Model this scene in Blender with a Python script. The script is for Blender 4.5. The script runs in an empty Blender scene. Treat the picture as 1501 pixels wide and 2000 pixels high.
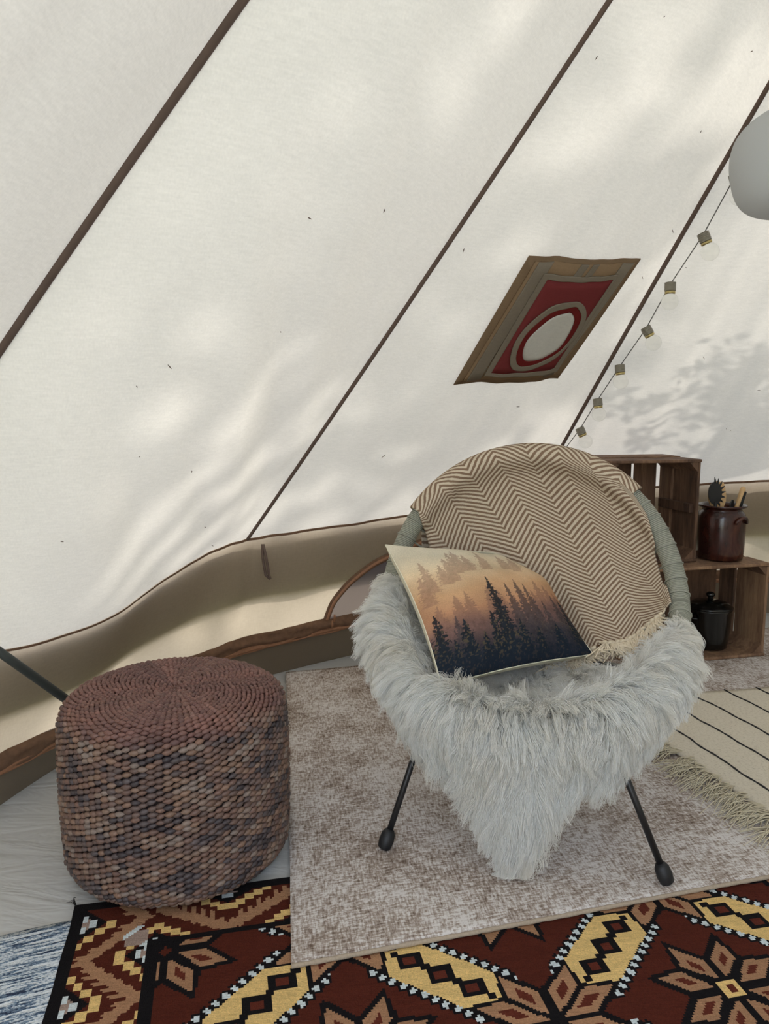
import bpy, math, random
import numpy as np
from mathutils import Vector, Matrix, kdtree

S = bpy.context.scene
COL = S.collection
rng = np.random.default_rng(7)
random.seed(7)
PI = math.pi

# ------------------------------------------------------------------ camera
PITCH = math.radians(8.0)
CAMZ = 0.925
cam = bpy.data.cameras.new('camera')
cam.sensor_fit = 'HORIZONTAL'
cam.sensor_width = 36.0
cam.lens = 36.0 * 1500 / 1501
cam.clip_start = 0.02
cam_o = bpy.data.objects.new('camera', cam)
COL.objects.link(cam_o)
cam_o.location = (0, 0, CAMZ)
cam_o.rotation_euler = (PI / 2 - PITCH, 0, 0)
S.camera = cam_o

# ------------------------------------------------------------------ world, sun, exposure
SUN_DIR = Vector((-0.74, 0.34, 0.66)).normalized()          # towards the sun
world = bpy.data.worlds.new('sky')
S.world = world
world.use_nodes = True
wn = world.node_tree.nodes
wl = world.node_tree.links
bgn = wn['Background']
sky = wn.new('ShaderNodeTexSky')
sky.sky_type = 'NISHITA'
sky.sun_disc = False
sky.sun_elevation = math.asin(SUN_DIR.z)
sky.sun_rotation = math.atan2(SUN_DIR.x, SUN_DIR.y)
sky.air_density = 1.0
sky.dust_density = 2.0
hsv = wn.new('ShaderNodeHueSaturation')
hsv.inputs['Saturation'].default_value = .58
wl.new(sky.outputs['Color'], hsv.inputs['Color'])
wl.new(hsv.outputs['Color'], bgn.inputs['Color'])
bgn.inputs['Strength'].default_value = 0.76
sun = bpy.data.lights.new('sun', 'SUN')
sun.energy = 7.0
sun.angle = math.radians(0.6)
sun.color = (1.0, 0.96, 0.91)
sun_o = bpy.data.objects.new('sun', sun)
COL.objects.link(sun_o)
sun_o.rotation_euler = SUN_DIR.to_track_quat('Z', 'Y').to_euler()
S.view_settings.view_transform = 'Standard'
S.view_settings.look = 'None'
S.view_settings.gamma = 1.0
S.view_settings.use_curve_mapping = False
S.view_settings.exposure = 0.93
S.cycles.use_light_tree = False
S.cycles.max_bounces = 6
S.cycles.diffuse_bounces = 3
S.cycles.transmission_bounces = 7
S.cycles.transparent_max_bounces = 8
S.cycles.adaptive_threshold = .03


# ------------------------------------------------------------------ helpers
def lin(r, g, b):
    return tuple(((c / 255) / 12.92 if c <= 10 else (((c / 255) + .055) / 1.055) ** 2.4) for c in (r, g, b))


def worldloc(o):
    v = Vector((0, 0, 0))
    while o is not None:
        v += o.location
        o = o.parent
    return np.array(v)


def empty(name, loc, label=None, cat=None, group=None, kind=None):
    o = bpy.data.objects.new(name, None)
    o.empty_display_size = .05
    COL.objects.link(o)
    o.location = loc
    return tag(o, label, cat, group, kind)


def tag(o, label=None, cat=None, group=None, kind=None):
    for k, v in (('label', label), ('category', cat), ('group', group), ('kind', kind)):
        if v:
            o[k] = v
    return o


def mesh(name, V, F, mat, parent=None, smooth=True, uv=None, col=None, colface=None):
    """one mesh object; V are world coordinates"""
    V = np.asarray(V, float).reshape(-1, 3)
    if parent is not None:
        V = V - worldloc(parent)
    me = bpy.data.meshes.new(name)
    if isinstance(F, np.ndarray):
        n, k = F.shape
        me.vertices.add(len(V))
        me.vertices.foreach_set('co', V.ravel())
        me.loops.add(n * k)
        me.loops.foreach_set('vertex_index', F.astype(np.int32).ravel())
        me.polygons.add(n)
        me.polygons.foreach_set('loop_start', np.arange(n, dtype=np.int32) * k)
        me.update(calc_edges=True)
    else:
        me.from_pydata(V.tolist(), [], F)
    me.validate()
    if smooth:
        me.polygons.foreach_set('use_smooth', np.ones(len(me.polygons), bool))
    if uv is not None:
        lay = me.uv_layers.new(name='UVMap')
        vi = np.zeros(len(me.loops), np.int32)
        me.loops.foreach_get('vertex_index', vi)
        lay.data.foreach_set('uv', np.asarray(uv, float).reshape(-1, 2)[vi].ravel())
    if col is not None:
        at = me.color_attributes.new('tint', 'FLOAT_COLOR', 'POINT')
        at.data.foreach_set('color', np.c_[np.asarray(col), np.ones(len(V))].ravel())
    if colface is not None:
        at = me.color_attributes.new('tint', 'FLOAT_COLOR', 'CORNER')
        c = np.c_[np.asarray(colface), np.ones(len(colface))]
        at.data.foreach_set('color', np.repeat(c, F.shape[1], 0).ravel())
    if mat:
        me.materials.append(mat)
    o = bpy.data.objects.new(name, me)
    COL.objects.link(o)
    if parent is not None:
        o.parent = parent
    return o


def gridfaces(n, m, cu=False, cv=False, base=0):
    i = np.arange(n if cu else n - 1)
    j = np.arange(m if cv else m - 1)
    I, J = np.meshgrid(i, j, indexing='ij')
    a = I * m + J
    b = ((I + 1) % n) * m + J
    c = ((I + 1) % n) * m + (J + 1) % m
    d = I * m + (J + 1) % m
    return np.stack([a, b, c, d], -1).reshape(-1, 4) + base


def grid(name, P, mat, parent=None, cu=False, cv=False, uv=None, **kw):
    n, m = P.shape[:2]
    if uv is None:
        U, Vv = np.meshgrid(np.linspace(0, 1, n), np.linspace(0, 1, m), indexing='ij')
        uv = np.stack([U, Vv], -1)
    return mesh(name, P, gridfaces(n, m, cu, cv), mat, parent, uv=uv, **kw)


def sheet(name, P, th, mat, parent=None, nrm=None, uv=None, **kw):
    """a sheet with thickness th: the grid and its offset copy, closed along the border"""
    n, m = P.shape[:2]
    if nrm is None:
        nrm = np.cross(np.gradient(P, axis=0), np.gradient(P, axis=1))
        nrm /= np.linalg.norm(nrm, axis=-1, keepdims=True) + 1e-12
    B = P - nrm * th
    V = np.concatenate([P.reshape(-1, 3), B.reshape(-1, 3)])
    F = [gridfaces(n, m), gridfaces(n, m, base=n * m)[:, ::-1]]
    ring = [i * m for i in range(n)] + [(n - 1) * m + j for j in range(1, m)] + [i * m + m - 1 for i in range(n - 2, -1, -1)] + [j for j in range(m - 2, 0, -1)]
    ring = np.array(ring)
    nx = np.roll(ring, -1)
    F.append(np.stack([nx, ring, ring + n * m, nx + n * m], -1))
    if uv is None:
        U, Vv = np.meshgrid(np.linspace(0, 1, n), np.linspace(0, 1, m), indexing='ij')
        uv = np.stack([U, Vv], -1)
    uv = np.concatenate([uv.reshape(-1, 2)] * 2)
    return mesh(name, V, np.concatenate(F), mat, parent, uv=uv, **kw)


def frames(P):
    P = np.asarray(P, float)
    T = np.gradient(P, axis=0)
    T /= np.linalg.norm(T, axis=1, keepdims=True) + 1e-12
    a = np.array([0, 0, 1.0]) if abs(T[0][2]) < .9 else np.array([1.0, 0, 0])
    N = []
    n = a - T[0] * (a @ T[0])
    for t in T:
        n = n - t * (n @ t)
        n /= np.linalg.norm(n) + 1e-12
        N.append(n.copy())
    N = np.array(N)
    return T, N, np.cross(T, N)


def tube_geo(P, r, k=8, cap=True, base=0):
    P = np.asarray(P, float)
    r = np.broadcast_to(np.asarray(r, float), (len(P),))
    T, N, B = frames(P)
    a = np.linspace(0, 2 * PI, k, endpoint=False)
    V = P[:, None] + r[:, None, None] * (np.cos(a)[None, :, None] * N[:, None] + np.sin(a)[None, :, None] * B[:, None])
    n = len(P)
    F = gridfaces(n, k, False, True, base)
    return V.reshape(-1, 3), F


def tube(name, P, r, mat, parent=None, k=8, **kw):
    P = np.asarray(P, float)
    r = np.broadcast_to(np.asarray(r, float), (len(P),)).copy()
    # rounded closed ends
    d0 = (P[0] - P[1]) / np.linalg.norm(P[0] - P[1]) * 1e-4
    d1 = (P[-1] - P[-2]) / np.linalg.norm(P[-1] - P[-2]) * 1e-4
    P = np.concatenate([[P[0] + d0], P, [P[-1] + d1]])
    r = np.concatenate([[1e-5], r, [1e-5]])
    V, F = tube_geo(P, r, k)
    n = len(P)
    s = np.concatenate([[0], np.cumsum(np.linalg.norm(np.diff(P, axis=0), axis=1))])
    uv = np.stack(np.meshgrid(s, np.linspace(0, 1, k), indexing='ij'), -1)
    return mesh(name, V, F, mat, parent, uv=uv, **kw)


def strands_geo(paths, radii, k=4):
    VV, FF, b = [], [], 0
    for P, r in zip(paths, radii):
        V, F = tube_geo(P, r, k)
        VV.append(V)
        FF.append(F + b)
        b += len(V)
    return np.concatenate(VV), np.concatenate(FF)


def lathe(name, prof, c, mat, parent=None, k=40, **kw):
    """prof: (radius, height) pairs, c: base centre"""
    prof = np.array(prof, float)
    a = np.linspace(0, 2 * PI, k, endpoint=False)
    V = np.stack([prof[:, 0][:, None] * np.cos(a), prof[:, 0][:, None] * np.sin(a), np.repeat(prof[:, 1][:, None], k, 1)], -1) + np.array(c)
    return grid(name, V[::-1], mat, parent, False, True, **kw)


def boxgeo(o, ex, ey, ez, lx, ly, lz, bev=.002):
    """an oriented board with bevelled long edges; o = low corner"""
    o = np.array(o, float)
    ex, ey, ez = [np.array(v, float) for v in (ex, ey, ez)]
    b = min(bev, lx * .4, ly * .4, lz * .4)
    V = []
    for zz, ins in ((0, b), (b, 0), (lz - b, 0), (lz, b)):
        for (x, y) in ((b, 0), (lx - b, 0), (lx, b), (lx, ly - b), (lx - b, ly), (b, ly), (0, ly - b), (0, b)):
            xx = min(max(x, ins), lx - ins)
            yy = min(max(y, ins), ly - ins)
            V.append(o + ex * xx + ey * yy + ez * zz)
    F = []
    for r in range(3):
        for i in range(8):
            F.append([r * 8 + i, r * 8 + (i + 1) % 8, (r + 1) * 8 + (i + 1) % 8, (r + 1) * 8 + i])
    F.append(list(range(7, -1, -1)))
    F.append(list(range(24, 32)))
    return np.array(V), F


def noise1(x, seed=0):
    x = np.asarray(x, float)
    i = np.floor(x).astype(int)
    f = x - i
    f = f * f * (3 - 2 * f)
    h = lambda k: (np.sin(k * 127.1 + seed * 311.7) * 43758.5453) % 1.0
    return h(i) * (1 - f) + h(i + 1) * f


def noise2(x, y, seed=0):
    x, y = np.broadcast_arrays(np.asarray(x, float), np.asarray(y, float))
    i, j = np.floor(x), np.floor(y)
    fx, fy = x - i, y - j
    fx, fy = fx * fx * (3 - 2 * fx), fy * fy * (3 - 2 * fy)
    h = lambda a, b: (np.sin(a * 127.1 + b * 269.5 + seed * 74.7) * 43758.5453) % 1.0
    return (h(i, j) * (1 - fx) + h(i + 1, j) * fx) * (1 - fy) + (h(i, j + 1) * (1 - fx) + h(i + 1, j + 1) * fx) * fy


def fbm(x, y, seed=0, o=4):
    s, a = 0, .5
    for k in range(o):
        s = s + a * noise2(x * 2 ** k, y * 2 ** k, seed + k)
        a *= .5
    return s / (1 - .5 ** o)


# ------------------------------------------------------------------ materials
class NT:
    def __init__(s, name):
        s.m = bpy.data.materials.new(name)
        s.m.use_nodes = True
        s.t = s.m.node_tree
        s.n = s.t.nodes
        s.b = s.n['Principled BSDF']
        s.out = s.n['Material Output']

    def new(s, typ, **kw):
        n = s.n.new(typ)
        for k, v in kw.items():
            if k in n.inputs:
                n.inputs[k].default_value = v
            else:
                setattr(n, k, v)
        return n

    def link(s, a, b):
        s.t.links.new(a, b)

    def math(s, op, a, b=None, c=None):
        n = s.n.new('ShaderNodeMath')
        n.operation = op
        for i, v in enumerate((a, b, c)):
            if v is None:
                continue
            if isinstance(v, (int, float)):
                n.inputs[i].default_value = v
            else:
                s.link(v, n.inputs[i])
        return n.outputs[0]

    def ramp(s, fac, stops, interp='LINEAR'):
        r = s.n.new('ShaderNodeValToRGB')
        r.color_ramp.interpolation = interp
        e = r.color_ramp.elements
        while len(e) < len(stops):
            e.new(.5)
        for q, (p, c) in zip(e, stops):
            q.position = p
            q.color = (*c, 1) if len(c) == 3 else c
        s.link(fac, r.inputs[0])
        return r.outputs[0]

    def noise(s, vec, scale, detail=3, rough=.55, dist=0, sc=None):
        n = s.n.new('ShaderNodeTexNoise')
        n.inputs['Scale'].default_value = scale
        n.inputs['Detail'].default_value = detail
        n.inputs['Roughness'].default_value = rough
        n.inputs['Distortion'].default_value = dist
        if vec is not None:
            if sc is not None:
                mp = s.n.new('ShaderNodeMapping')
                mp.inputs['Scale'].default_value = sc
                s.link(vec, mp.inputs['Vector'])
                vec = mp.outputs[0]
            s.link(vec, n.inputs['Vector'])
        return n.outputs['Fac']

    def mix(s, fac, a, b, typ='MIX'):
        n = s.n.new('ShaderNodeMix')
        n.data_type = 'RGBA'
        n.blend_type = typ
        for i, v in ((0, fac), (6, a), (7, b)):
            if isinstance(v, (int, float)):
                n.inputs[i].default_value = v
            elif isinstance(v, tuple):
                n.inputs[i].default_value = (*v, 1)
            else:
                s.link(v, n.inputs[i])
        return n.outputs[2]

    def bump(s, h, strength=.3, dist=.01):
        n = s.n.new('ShaderNodeBump')
        n.inputs['Strength'].default_value = strength
        n.inputs['Distance'].default_value = dist
        s.link(h, n.inputs['Height'])
        return n.outputs[0]

    def obj(s):
        return s.n.new('ShaderNodeTexCoord').outputs['Object']

    def uv(s):
        return s.n.new('ShaderNodeTexCoord').outputs['UV']


def simple(name, c, rough=.6, metal=0, spec=.5, var=0.0, vscale=40):
    t = NT(name)
    t.b.inputs['Base Color'].default_value = (*c, 1)
    t.b.inputs['Roughness'].default_value = rough
    t.b.inputs['Metallic'].default_value = metal
    t.b.inputs['Specular IOR Level'].default_value = spec
    if var:
        n = t.noise(t.obj(), vscale, 4)
        t.link(t.ramp(n, [(.25, tuple(x * (1 - var) for x in c)), (.75, tuple(min(1, x * (1 + var)) for x in c))]), t.b.inputs['Base Color'])
    return t.m


def canvas(name, c, tc, fac=.5, weave=900, bump=.12):
    """woven cotton canvas that lets daylight through"""
    t = NT(name)
    t.n.remove(t.b)
    co = t.obj()
    n1 = t.noise(co, 300, 1, .6, 0, (1, 1, .12))
    n2 = t.noise(co, 300, 1, .6, 0, (.15, .15, 1))
    slub = t.math('ADD', t.math('MULTIPLY', n1, .5), t.math('MULTIPLY', n2, .5))
    big = t.noise(co, 4.0, 1)
    shade = t.math('ADD', t.math('MULTIPLY', slub, .30), t.math('ADD', t.math('MULTIPLY', big, .10), .80))
    d = t.new('ShaderNodeBsdfDiffuse')
    tr = t.new('ShaderNodeBsdfTranslucent')
    t.link(t.mix(1.0, c, shade, 'MULTIPLY'), d.inputs['Color'])
    t.link(t.mix(1.0, tc, shade, 'MULTIPLY'), tr.inputs['Color'])
    mx = t.new('ShaderNodeMixShader')
    mx.inputs[0].default_value = fac
    t.link(d.outputs[0], mx.inputs[1])
    t.link(tr.outputs[0], mx.inputs[2])
    t.link(mx.outputs[0], t.out.inputs['Surface'])
    return t.m


M = {}
M['canvas'] = canvas('cream_canvas', lin(208, 204, 194), lin(236, 231, 220), .068)
M['wall_canvas'] = canvas('sand_canvas', lin(150, 134, 112), lin(200, 187, 166), .10)
M['valance'] = canvas('tan_valance', lin(130, 104, 78), lin(140, 110, 80), .09)
M['seam'] = simple('brown_seam_tape', lin(98, 80, 70), .9, var=.15)
M['brown_tape'] = simple('brown_tape', lin(112, 82, 60), .85, var=.25, vscale=60)
M['zip'] = simple('tan_zip', lin(150, 106, 76), .7, var=.2, vscale=120)
M['patch_brown'] = canvas('brown_patch_canvas', lin(150, 126, 100), lin(150, 120, 92), .3)
M['patch_light'] = canvas('tan_patch_canvas', lin(176, 148, 116), lin(180, 146, 110), .4)
M['patch_grey'] = canvas('taupe_patch_tape', lin(146, 134, 118), lin(120, 108, 92), .2)
M['patch_red'] = canvas('red_patch_coated', lin(140, 66, 66), lin(150, 50, 50), .3)
M['patch_darkred'] = canvas('dark_red_ring', lin(120, 44, 42), lin(120, 30, 30), .2)
M['black_metal'] = simple('black_metal', lin(26, 26, 28), .42)
M['rubber'] = simple('black_rubber', lin(24, 25, 28), .55)
M['dark'] = simple('dark_plastic', lin(20, 20, 20), .5)
M['grey_metal'] = simple('grey_metal', lin(62, 66, 64), .5, .3)
M['brass'] = simple('brass_ring', lin(186, 168, 116), .3, .85)
M['socket'] = simple('grey_socket', lin(132, 126, 112), .45, .4)
M['wire'] = simple('grey_wire', lin(110, 108, 104), .6)
M['utensil_wood'] = simple('beech_wood', lin(206, 168, 118), .55, var=.12, vscale=90)
M['cotton'] = simple('cream_cotton', lin(226, 210, 182), .9, var=.1, vscale=200)
M['rug_fringe'] = simple('sand_fringe', lin(206, 194, 166), .9, var=.1, vscale=200)
M['tint'] = None


def attr_mat(name, rough=.9, bump_scale=None, bump=.3, spec=.2, gain=1.0, vec=(1, 1, 1), dist=.003):
    t = NT(name)
    a = t.new('ShaderNodeVertexColor')
    a.layer_name = 'tint'
    t.b.inputs['Roughness'].default_value = rough
    t.b.inputs['Specular IOR Level'].default_value = spec
    if bump_scale:
        n = t.noise(t.obj(), bump_scale, 3, .6, 0, vec)
        t.link(t.mix(1.0, a.outputs[0], t.ramp(n, [(.2, (.72, .72, .72)), (.8, (1.12, 1.12, 1.12))]), 'MULTIPLY'), t.b.inputs['Base Color'])
        t.link(t.bump(n, bump, dist), t.b.inputs['Normal'])
    else:
        t.link(a.outputs[0], t.b.inputs['Base Color'])
    return t.m


# ================================================================== THE TENT
APEX = np.array([1.2, .6, 2.8])
# angle, radius, eave height, sag of the seam
SEAMS = [(160, 2.45, .50, -.05), (132, 2.45, .50, .035), (103, 2.6, .56, -.03), (78, 2.75, .61, 0), (50, 2.7, .61, 0), (22, 2.5, .6, 0), (-6, 2.5, .6, 0),
         (-34, 2.5, .6, 0), (-62, 2.5, .6, 0), (-90, 2.5, .6, 0), (-118, 2.5, .6, 0), (-146, 2.5, .6, 0), (-173, 2.5, .55, 0)]
NS = len(SEAMS)


def seam_pt(k, t):
    a, r, h, sg = SEAMS[k % NS]
    a = math.radians(a)
    t = np.asarray(t, float)
    B = np.array([APEX[0] + r * math.cos(a), APEX[1] + r * math.sin(a), h])
    P = B + (APEX - B) * t[..., None]
    P[..., 2] -= sg * 4 * t * (1 - t)
    return P


EDGE_SAG = {0: (.105, .15), 1: (.0, .02), 2: (.0, -.02)}          # drop of the eave, pull inwards, at mid panel
FOLD = {0: .013, 1: .006, 2: .004}


def inward(k):
    a = math.radians((SEAMS[k][0] + SEAMS[(k + 1) % NS][0] - (360 if SEAMS[(k + 1) % NS][0] > SEAMS[k][0] else 0)) / 2)
    return np.array([-math.cos(a), -math.sin(a), 0])


def roof(k, u, t):
    """panel between seam k (u=0) and seam k+1 (u=1), t=0 eave .. 1 apex"""
    u, t = np.broadcast_arrays(np.asarray(u, float), np.asarray(t, float))
    P = seam_pt(k, t) * (1 - u)[..., None] + seam_pt(k + 1, t) * u[..., None]
    drop, pull = EDGE_SAG.get(k, (.02, .02))
    e = 4 * u * (1 - u)
    edge = (1 - t) ** 4 * (np.sin(PI * u ** .62) ** 1.7 if k == 0 else e ** 1.6)
    inn = inward(k)
    P = P + inn * (pull * edge)[..., None]
    P[..., 2] -= drop * edge
    nrm = inn * .70 + np.array([0, 0, -.71])
    sag = .035 * e * 4 * t * (1 - t)
    am = FOLD.get(k, .004)
    w = e ** .6
    if k == 0:                                               # slack folds that fan down from the left seam
        u_keep, u = u, u + 2.3 * t
    fold = am * w * (1 - t) ** (3.0 if k == 0 else 1.4) * (np.sin(u * (15 if k == 0 else 21) + 2.2 * t + 1.3 * k) + .7 * np.sin(u * (25 if k == 0 else 37) - 3.1 * t + 2 + k) * (1 - t) + (.12 if k == 0 else .35) * np.sin(u * 64 + 9 * t))
    fold = fold + .5 * am * w * (fbm(u * 6 + k * 9, t * 5, 3, 3) - .5) * 2
    if k == 0:
        u = u_keep
    # puckers that run up from the eave beside the seam
    for u0, sgn in ((0, 1), (1, -1)):
        du = np.abs(u - u0)
        fold = fold + .010 * np.exp(-du / .10) * np.exp(-t / .16) * np.sin(du * 70 + 14 * t) * np.clip(du / .03, 0, 1)
    fold = fold * (.25 + .75 * np.clip(t / .12, 0, 1))
    return P + nrm * (sag + fold)[..., None]


DOOR_PANEL = 10                                               # the tied-open doorway, behind the camera
ceil_o = empty('ceiling', tuple(APEX * [1, 1, 0]), 'cream canvas bell tent roof of tapering panels joined by brown seams', None, None, 'structure')
for k in range(NS):
    vis = k in (0, 1, 2, 3, 12)
    nu, ntt = (110, 130) if k in (0, 1, 2) else (30, 34)
    t0 = .68 if k == DOOR_PANEL else 0.0
    U, T = np.meshgrid(np.linspace(0, 1, nu), t0 + (1 - t0) * np.linspace(0, 1, ntt) * .999, indexing='ij')
    grid('canvas_panel', roof(k, U, T), M['canvas'], ceil_o)
for k in range(NS):
    t = np.linspace(0, .995, 60)
    P = seam_pt(k, t)
    a = math.radians(SEAMS[k][0])
    side = np.array([-math.sin(a), math.cos(a), 0])
    inn = np.array([-math.cos(a) * .7, -math.sin(a) * .7, -.7])
    wd = {0: .0085, 1: .0062, 2: .0080}.get(k, .008)
    x = np.array([-1, -.6, 0, .6, 1]) * wd
    y = np.array([.003, .008, .010, .008, .003])
    G = P[:, None] + side * x[None, :, None] + inn * y[None, :, None]
    grid('seam_tape', G, M['seam'], ceil_o)


# ---- the wall: floor ring to eave
def ang_lookup(ph):
    """eave point for angle ph (deg, 160 down to -200 going clockwise)"""
    if ph > SEAMS[0][0]:
        ph -= 360
    for k in range(NS):
        a0 = SEAMS[k][0]
        a1 = SEAMS[k + 1][0] if k + 1 < NS else SEAMS[0][0] - 360
        if a1 <= ph <= a0:
            return k, (a0 - ph) / (a0 - a1)
    return 0, 0


FLOOR_R = [(160, 2.36), (153, 2.36), (140, 2.50), (128, 2.52), (112, 2.56), (103, 2.64), (90, 2.74), (78, 2.80), (50, 2.74), (22, 2.5), (-200, 2.5)]


def floor_r(ph):
    return np.interp(-ph, [-a for a, _ in FLOOR_R], [r for _, r in FLOOR_R])


def wall_pt(ph, s):
    """s: 0 floor .. 1 eave"""
    k, u = ang_lookup(ph)
    E_ = roof(k, np.array(u), np.array(0.0))
    a = math.radians(ph)
    r = floor_r(ph)
    Fp = np.array([APEX[0] + r * math.cos(a), APEX[1] + r * math.sin(a), -.012])
    s = np.asarray(s, float)
    P = Fp + (E_ - Fp) * s[..., None]
    out = np.array([math.cos(a), math.sin(a), 0])
    bulge = .02 * np.sin(PI * s) * (noise1(ph * .21, 4) - .3) + .012 * np.sin(PI * s) * np.sin(ph * .9 + 6 * s) * noise1(ph * .13 + 3, 6)
    # the wall hangs in soft folds around the toggle at the second seam
    g = math.exp(-((ph - 131) / 5.0) ** 2)
    bulge = bulge - .03 * g * s ** 2 * (1 - s) * 4
    bulge = bulge + .010 * np.sin(PI * s) * np.sin((ph - 131) * .55 + (1 - s) * 2.2) * math.exp(-abs(ph - 131) / 14)
    return P + out * bulge[..., None]


def wall_grid(p0, p1, s0, s1, n, m, off=0.0):
    G = np.array([wall_pt(p, np.linspace(s0, s1, m)) for p in np.linspace(p0, p1, n)])
    if off:
        nn = np.array([[-math.cos(math.radians(p)), -math.sin(math.radians(p)), 0] for p in np.linspace(p0, p1, n)])
        G = G + nn[:, None] * off
    return G


MUD = .27                                                    # share of the wall height that is ground-sheet upstand
wall_o = empty('wall_back', (APEX[0], APEX[1], 0), 'low sand canvas tent wall with brown bindings behind the chair', None, None, 'structure')
pa, pb = 172, 60
grid('wall_canvas', wall_grid(pa, pb, MUD - .02, 1, 300, 40), M['wall_canvas'], wall_o)
grid('valance', wall_grid(pa, pb, .60, .99, 120, 10, -.035), M['valance'], wall_o)
grid('valance_shade_layer', wall_grid(pa, pb, .62, .99, 120, 10, -.05), M['valance'], wall_o)  # unseen second layer, added to darken the wall strip under the eave
# brown hem along the eave
hem = wall_grid(pa, pb, .985, 1.0, 300, 2, .004)
grid('eave_hem', hem, M['brown_tape'], wall_o)
# mud wall of the ground sheet
M['mud'] = simple('taupe_groundsheet', lin(118, 104, 86), .55, var=.06, vscale=6)
grid('mud_wall', wall_grid(pa, pb, 0, MUD, 200, 10, .006), M['mud'], wall_o)


def wall_band(name, pts, wd, mat, parent, off=.008, n=60, crown=.006, wob=0, k=9):
    """a strip sewn on the wall along (angle, s) points; wd = half width in metres"""
    pts = np.array(pts, float)
    d = np.r_[0, np.cumsum(np.hypot(np.diff(pts[:, 0]) * .043, np.diff(pts[:, 1]) * .5))]
    q = np.linspace(0, d[-1], n)
    A, Sg = np.interp(q, d, pts[:, 0]), np.interp(q, d, pts[:, 1])
    for _ in range(3):
        A[1:-1] = (A[:-2] + 2 * A[1:-1] + A[2:]) / 4
        Sg[1:-1] = (Sg[:-2] + 2 * Sg[1:-1] + Sg[2:]) / 4
    P = np.array([wall_pt(a, np.array(s)) for a, s in zip(A, Sg)])
    inn = np.stack([-np.cos(np.radians(A)), -np.sin(np.radians(A)), 0 * A], 1)
    T = np.gradient(P, axis=0)
    T /= np.linalg.norm(T, axis=1, keepdims=True)
    B = np.cross(T, inn)
    B /= np.linalg.norm(B, axis=1, keepdims=True)
    x = np.linspace(-1, 1, k)
    w = np.broadcast_to(np.asarray(wd, float), (n,))
    h = off + crown * (1 - x ** 2)
    G = P[:, None] + B[:, None] * x[None, :, None] * w[:, None, None] + inn[:, None] * h[None, :, None]
    if wob:
        G = G + inn[:, None] * (wob * np.sin(q * 30)[:, None] * np.sin(x * 5 + q[:, None] * 12))[..., None]
    return grid(name, G, mat, parent)


wall_band('skirt_binding', [(172, MUD + .03), (150, MUD + .03), (132, MUD + .02), (118, MUD + .04), (100, MUD + .03), (60, MUD + .03)], .026, M['brown_tape'], wall_o, n=260, wob=.006, crown=.012)
wall_band('skirt_zip', [(172, MUD - .01), (150, MUD - .01), (132, MUD - .02), (118, MUD + .01), (100, MUD), (60, MUD)], .010, M['zip'], wall_o, off=.017, n=260, wob=.004, crown=.006)
# half-moon mesh window with its zip
win = empty('window_1', (APEX[0], APEX[1], 0), 'half-moon mesh tent window edged with a tan zip, behind the chair', None, None, 'structure')
arc = [(124.6, .34), (124.2, .46), (122.8, .58), (120.6, .69), (117.6, .77), (113.6, .815), (109, .82), (104, .79), (100.6, .70), (98.6, .56), (98.0, .36)]
wall_band('zip_tape', arc, .013, M['brown_tape'], win, off=.006, n=90, crown=.006)
wall_band('zip', arc, .006, M['zip'], win, off=.012, n=90, crown=.005)
t = NT('window_mesh')
t.n.remove(t.b)
dm = t.new('ShaderNodeBsdfDiffuse', Color=(*lin(150, 140, 145), 1))
tm = t.new('ShaderNodeBsdfTranslucent', Color=(*lin(168, 160, 168), 1))
tp = t.new('ShaderNodeBsdfTransparent')
m1 = t.new('ShaderNodeMixShader', Fac=.5)
t.link(dm.outputs[0], m1.inputs[1])
t.link(tm.outputs[0], m1.inputs[2])
m2 = t.new('ShaderNodeMixShader', Fac=.15)
t.link(m1.outputs[0], m2.inputs[1])
t.link(tp.outputs[0], m2.inputs[2])
t.link(m2.outputs[0], t.out.inputs['Surface'])
M['winmesh'] = t.m
A_ = np.interp(np.linspace(0, 1, 60), np.linspace(0, 1, len(arc)), [a for a, _ in arc])
S_ = np.interp(np.linspace(0, 1, 60), np.linspace(0, 1, len(arc)), [s for _, s in arc])
G = np.array([[wall_pt(a, np.array(.34 + (s - .34) * f)) + np.array([-math.cos(math.radians(a)), -math.sin(math.radians(a)), 0]) * .005 for f in np.linspace(0, 1, 14)] for a, s in zip(A_, S_)])
grid('mesh_pane', G, M['winmesh'], win)
# zip pulls and the toggle strap
zp = wall_pt(124.7, np.array(.35)) + np.array([.03, -.03, 0])
for dx, dz in ((0, .0), (.008, .022)):
    tube('zip_pull', [zp + [dx, 0, dz], zp + [dx, 0, dz - .012], zp + [dx - .001, -.001, dz - .026]], [.003, .0042, .0032], M['zip'], win)
tg = wall_pt(131.4, np.array(.97)) + np.array([.03, -.035, 0])
for dx in (-.006, .005):
    tube('toggle_strap', [tg + [dx * .3, 0, .0], tg + [dx + .006, -.004, -.045], tg + [dx + .014, -.004, -.10], tg + [.022, -.003, -.112]], .0042, M['seam'], wall_o, k=6)

# rest of the wall, out of view, and the far doorway
for k in range(3, NS):
    if k == DOOR_PANEL:
        continue
    a0 = min(SEAMS[k][0], pb)
    a1 = SEAMS[k + 1][0] if k + 1 < NS else -188
    if a0 <= a1:
        continue
    grid('wall_panel', wall_grid(a0, a1, 0, 1, 20, 8), M['wall_canvas'], wall_o)

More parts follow.
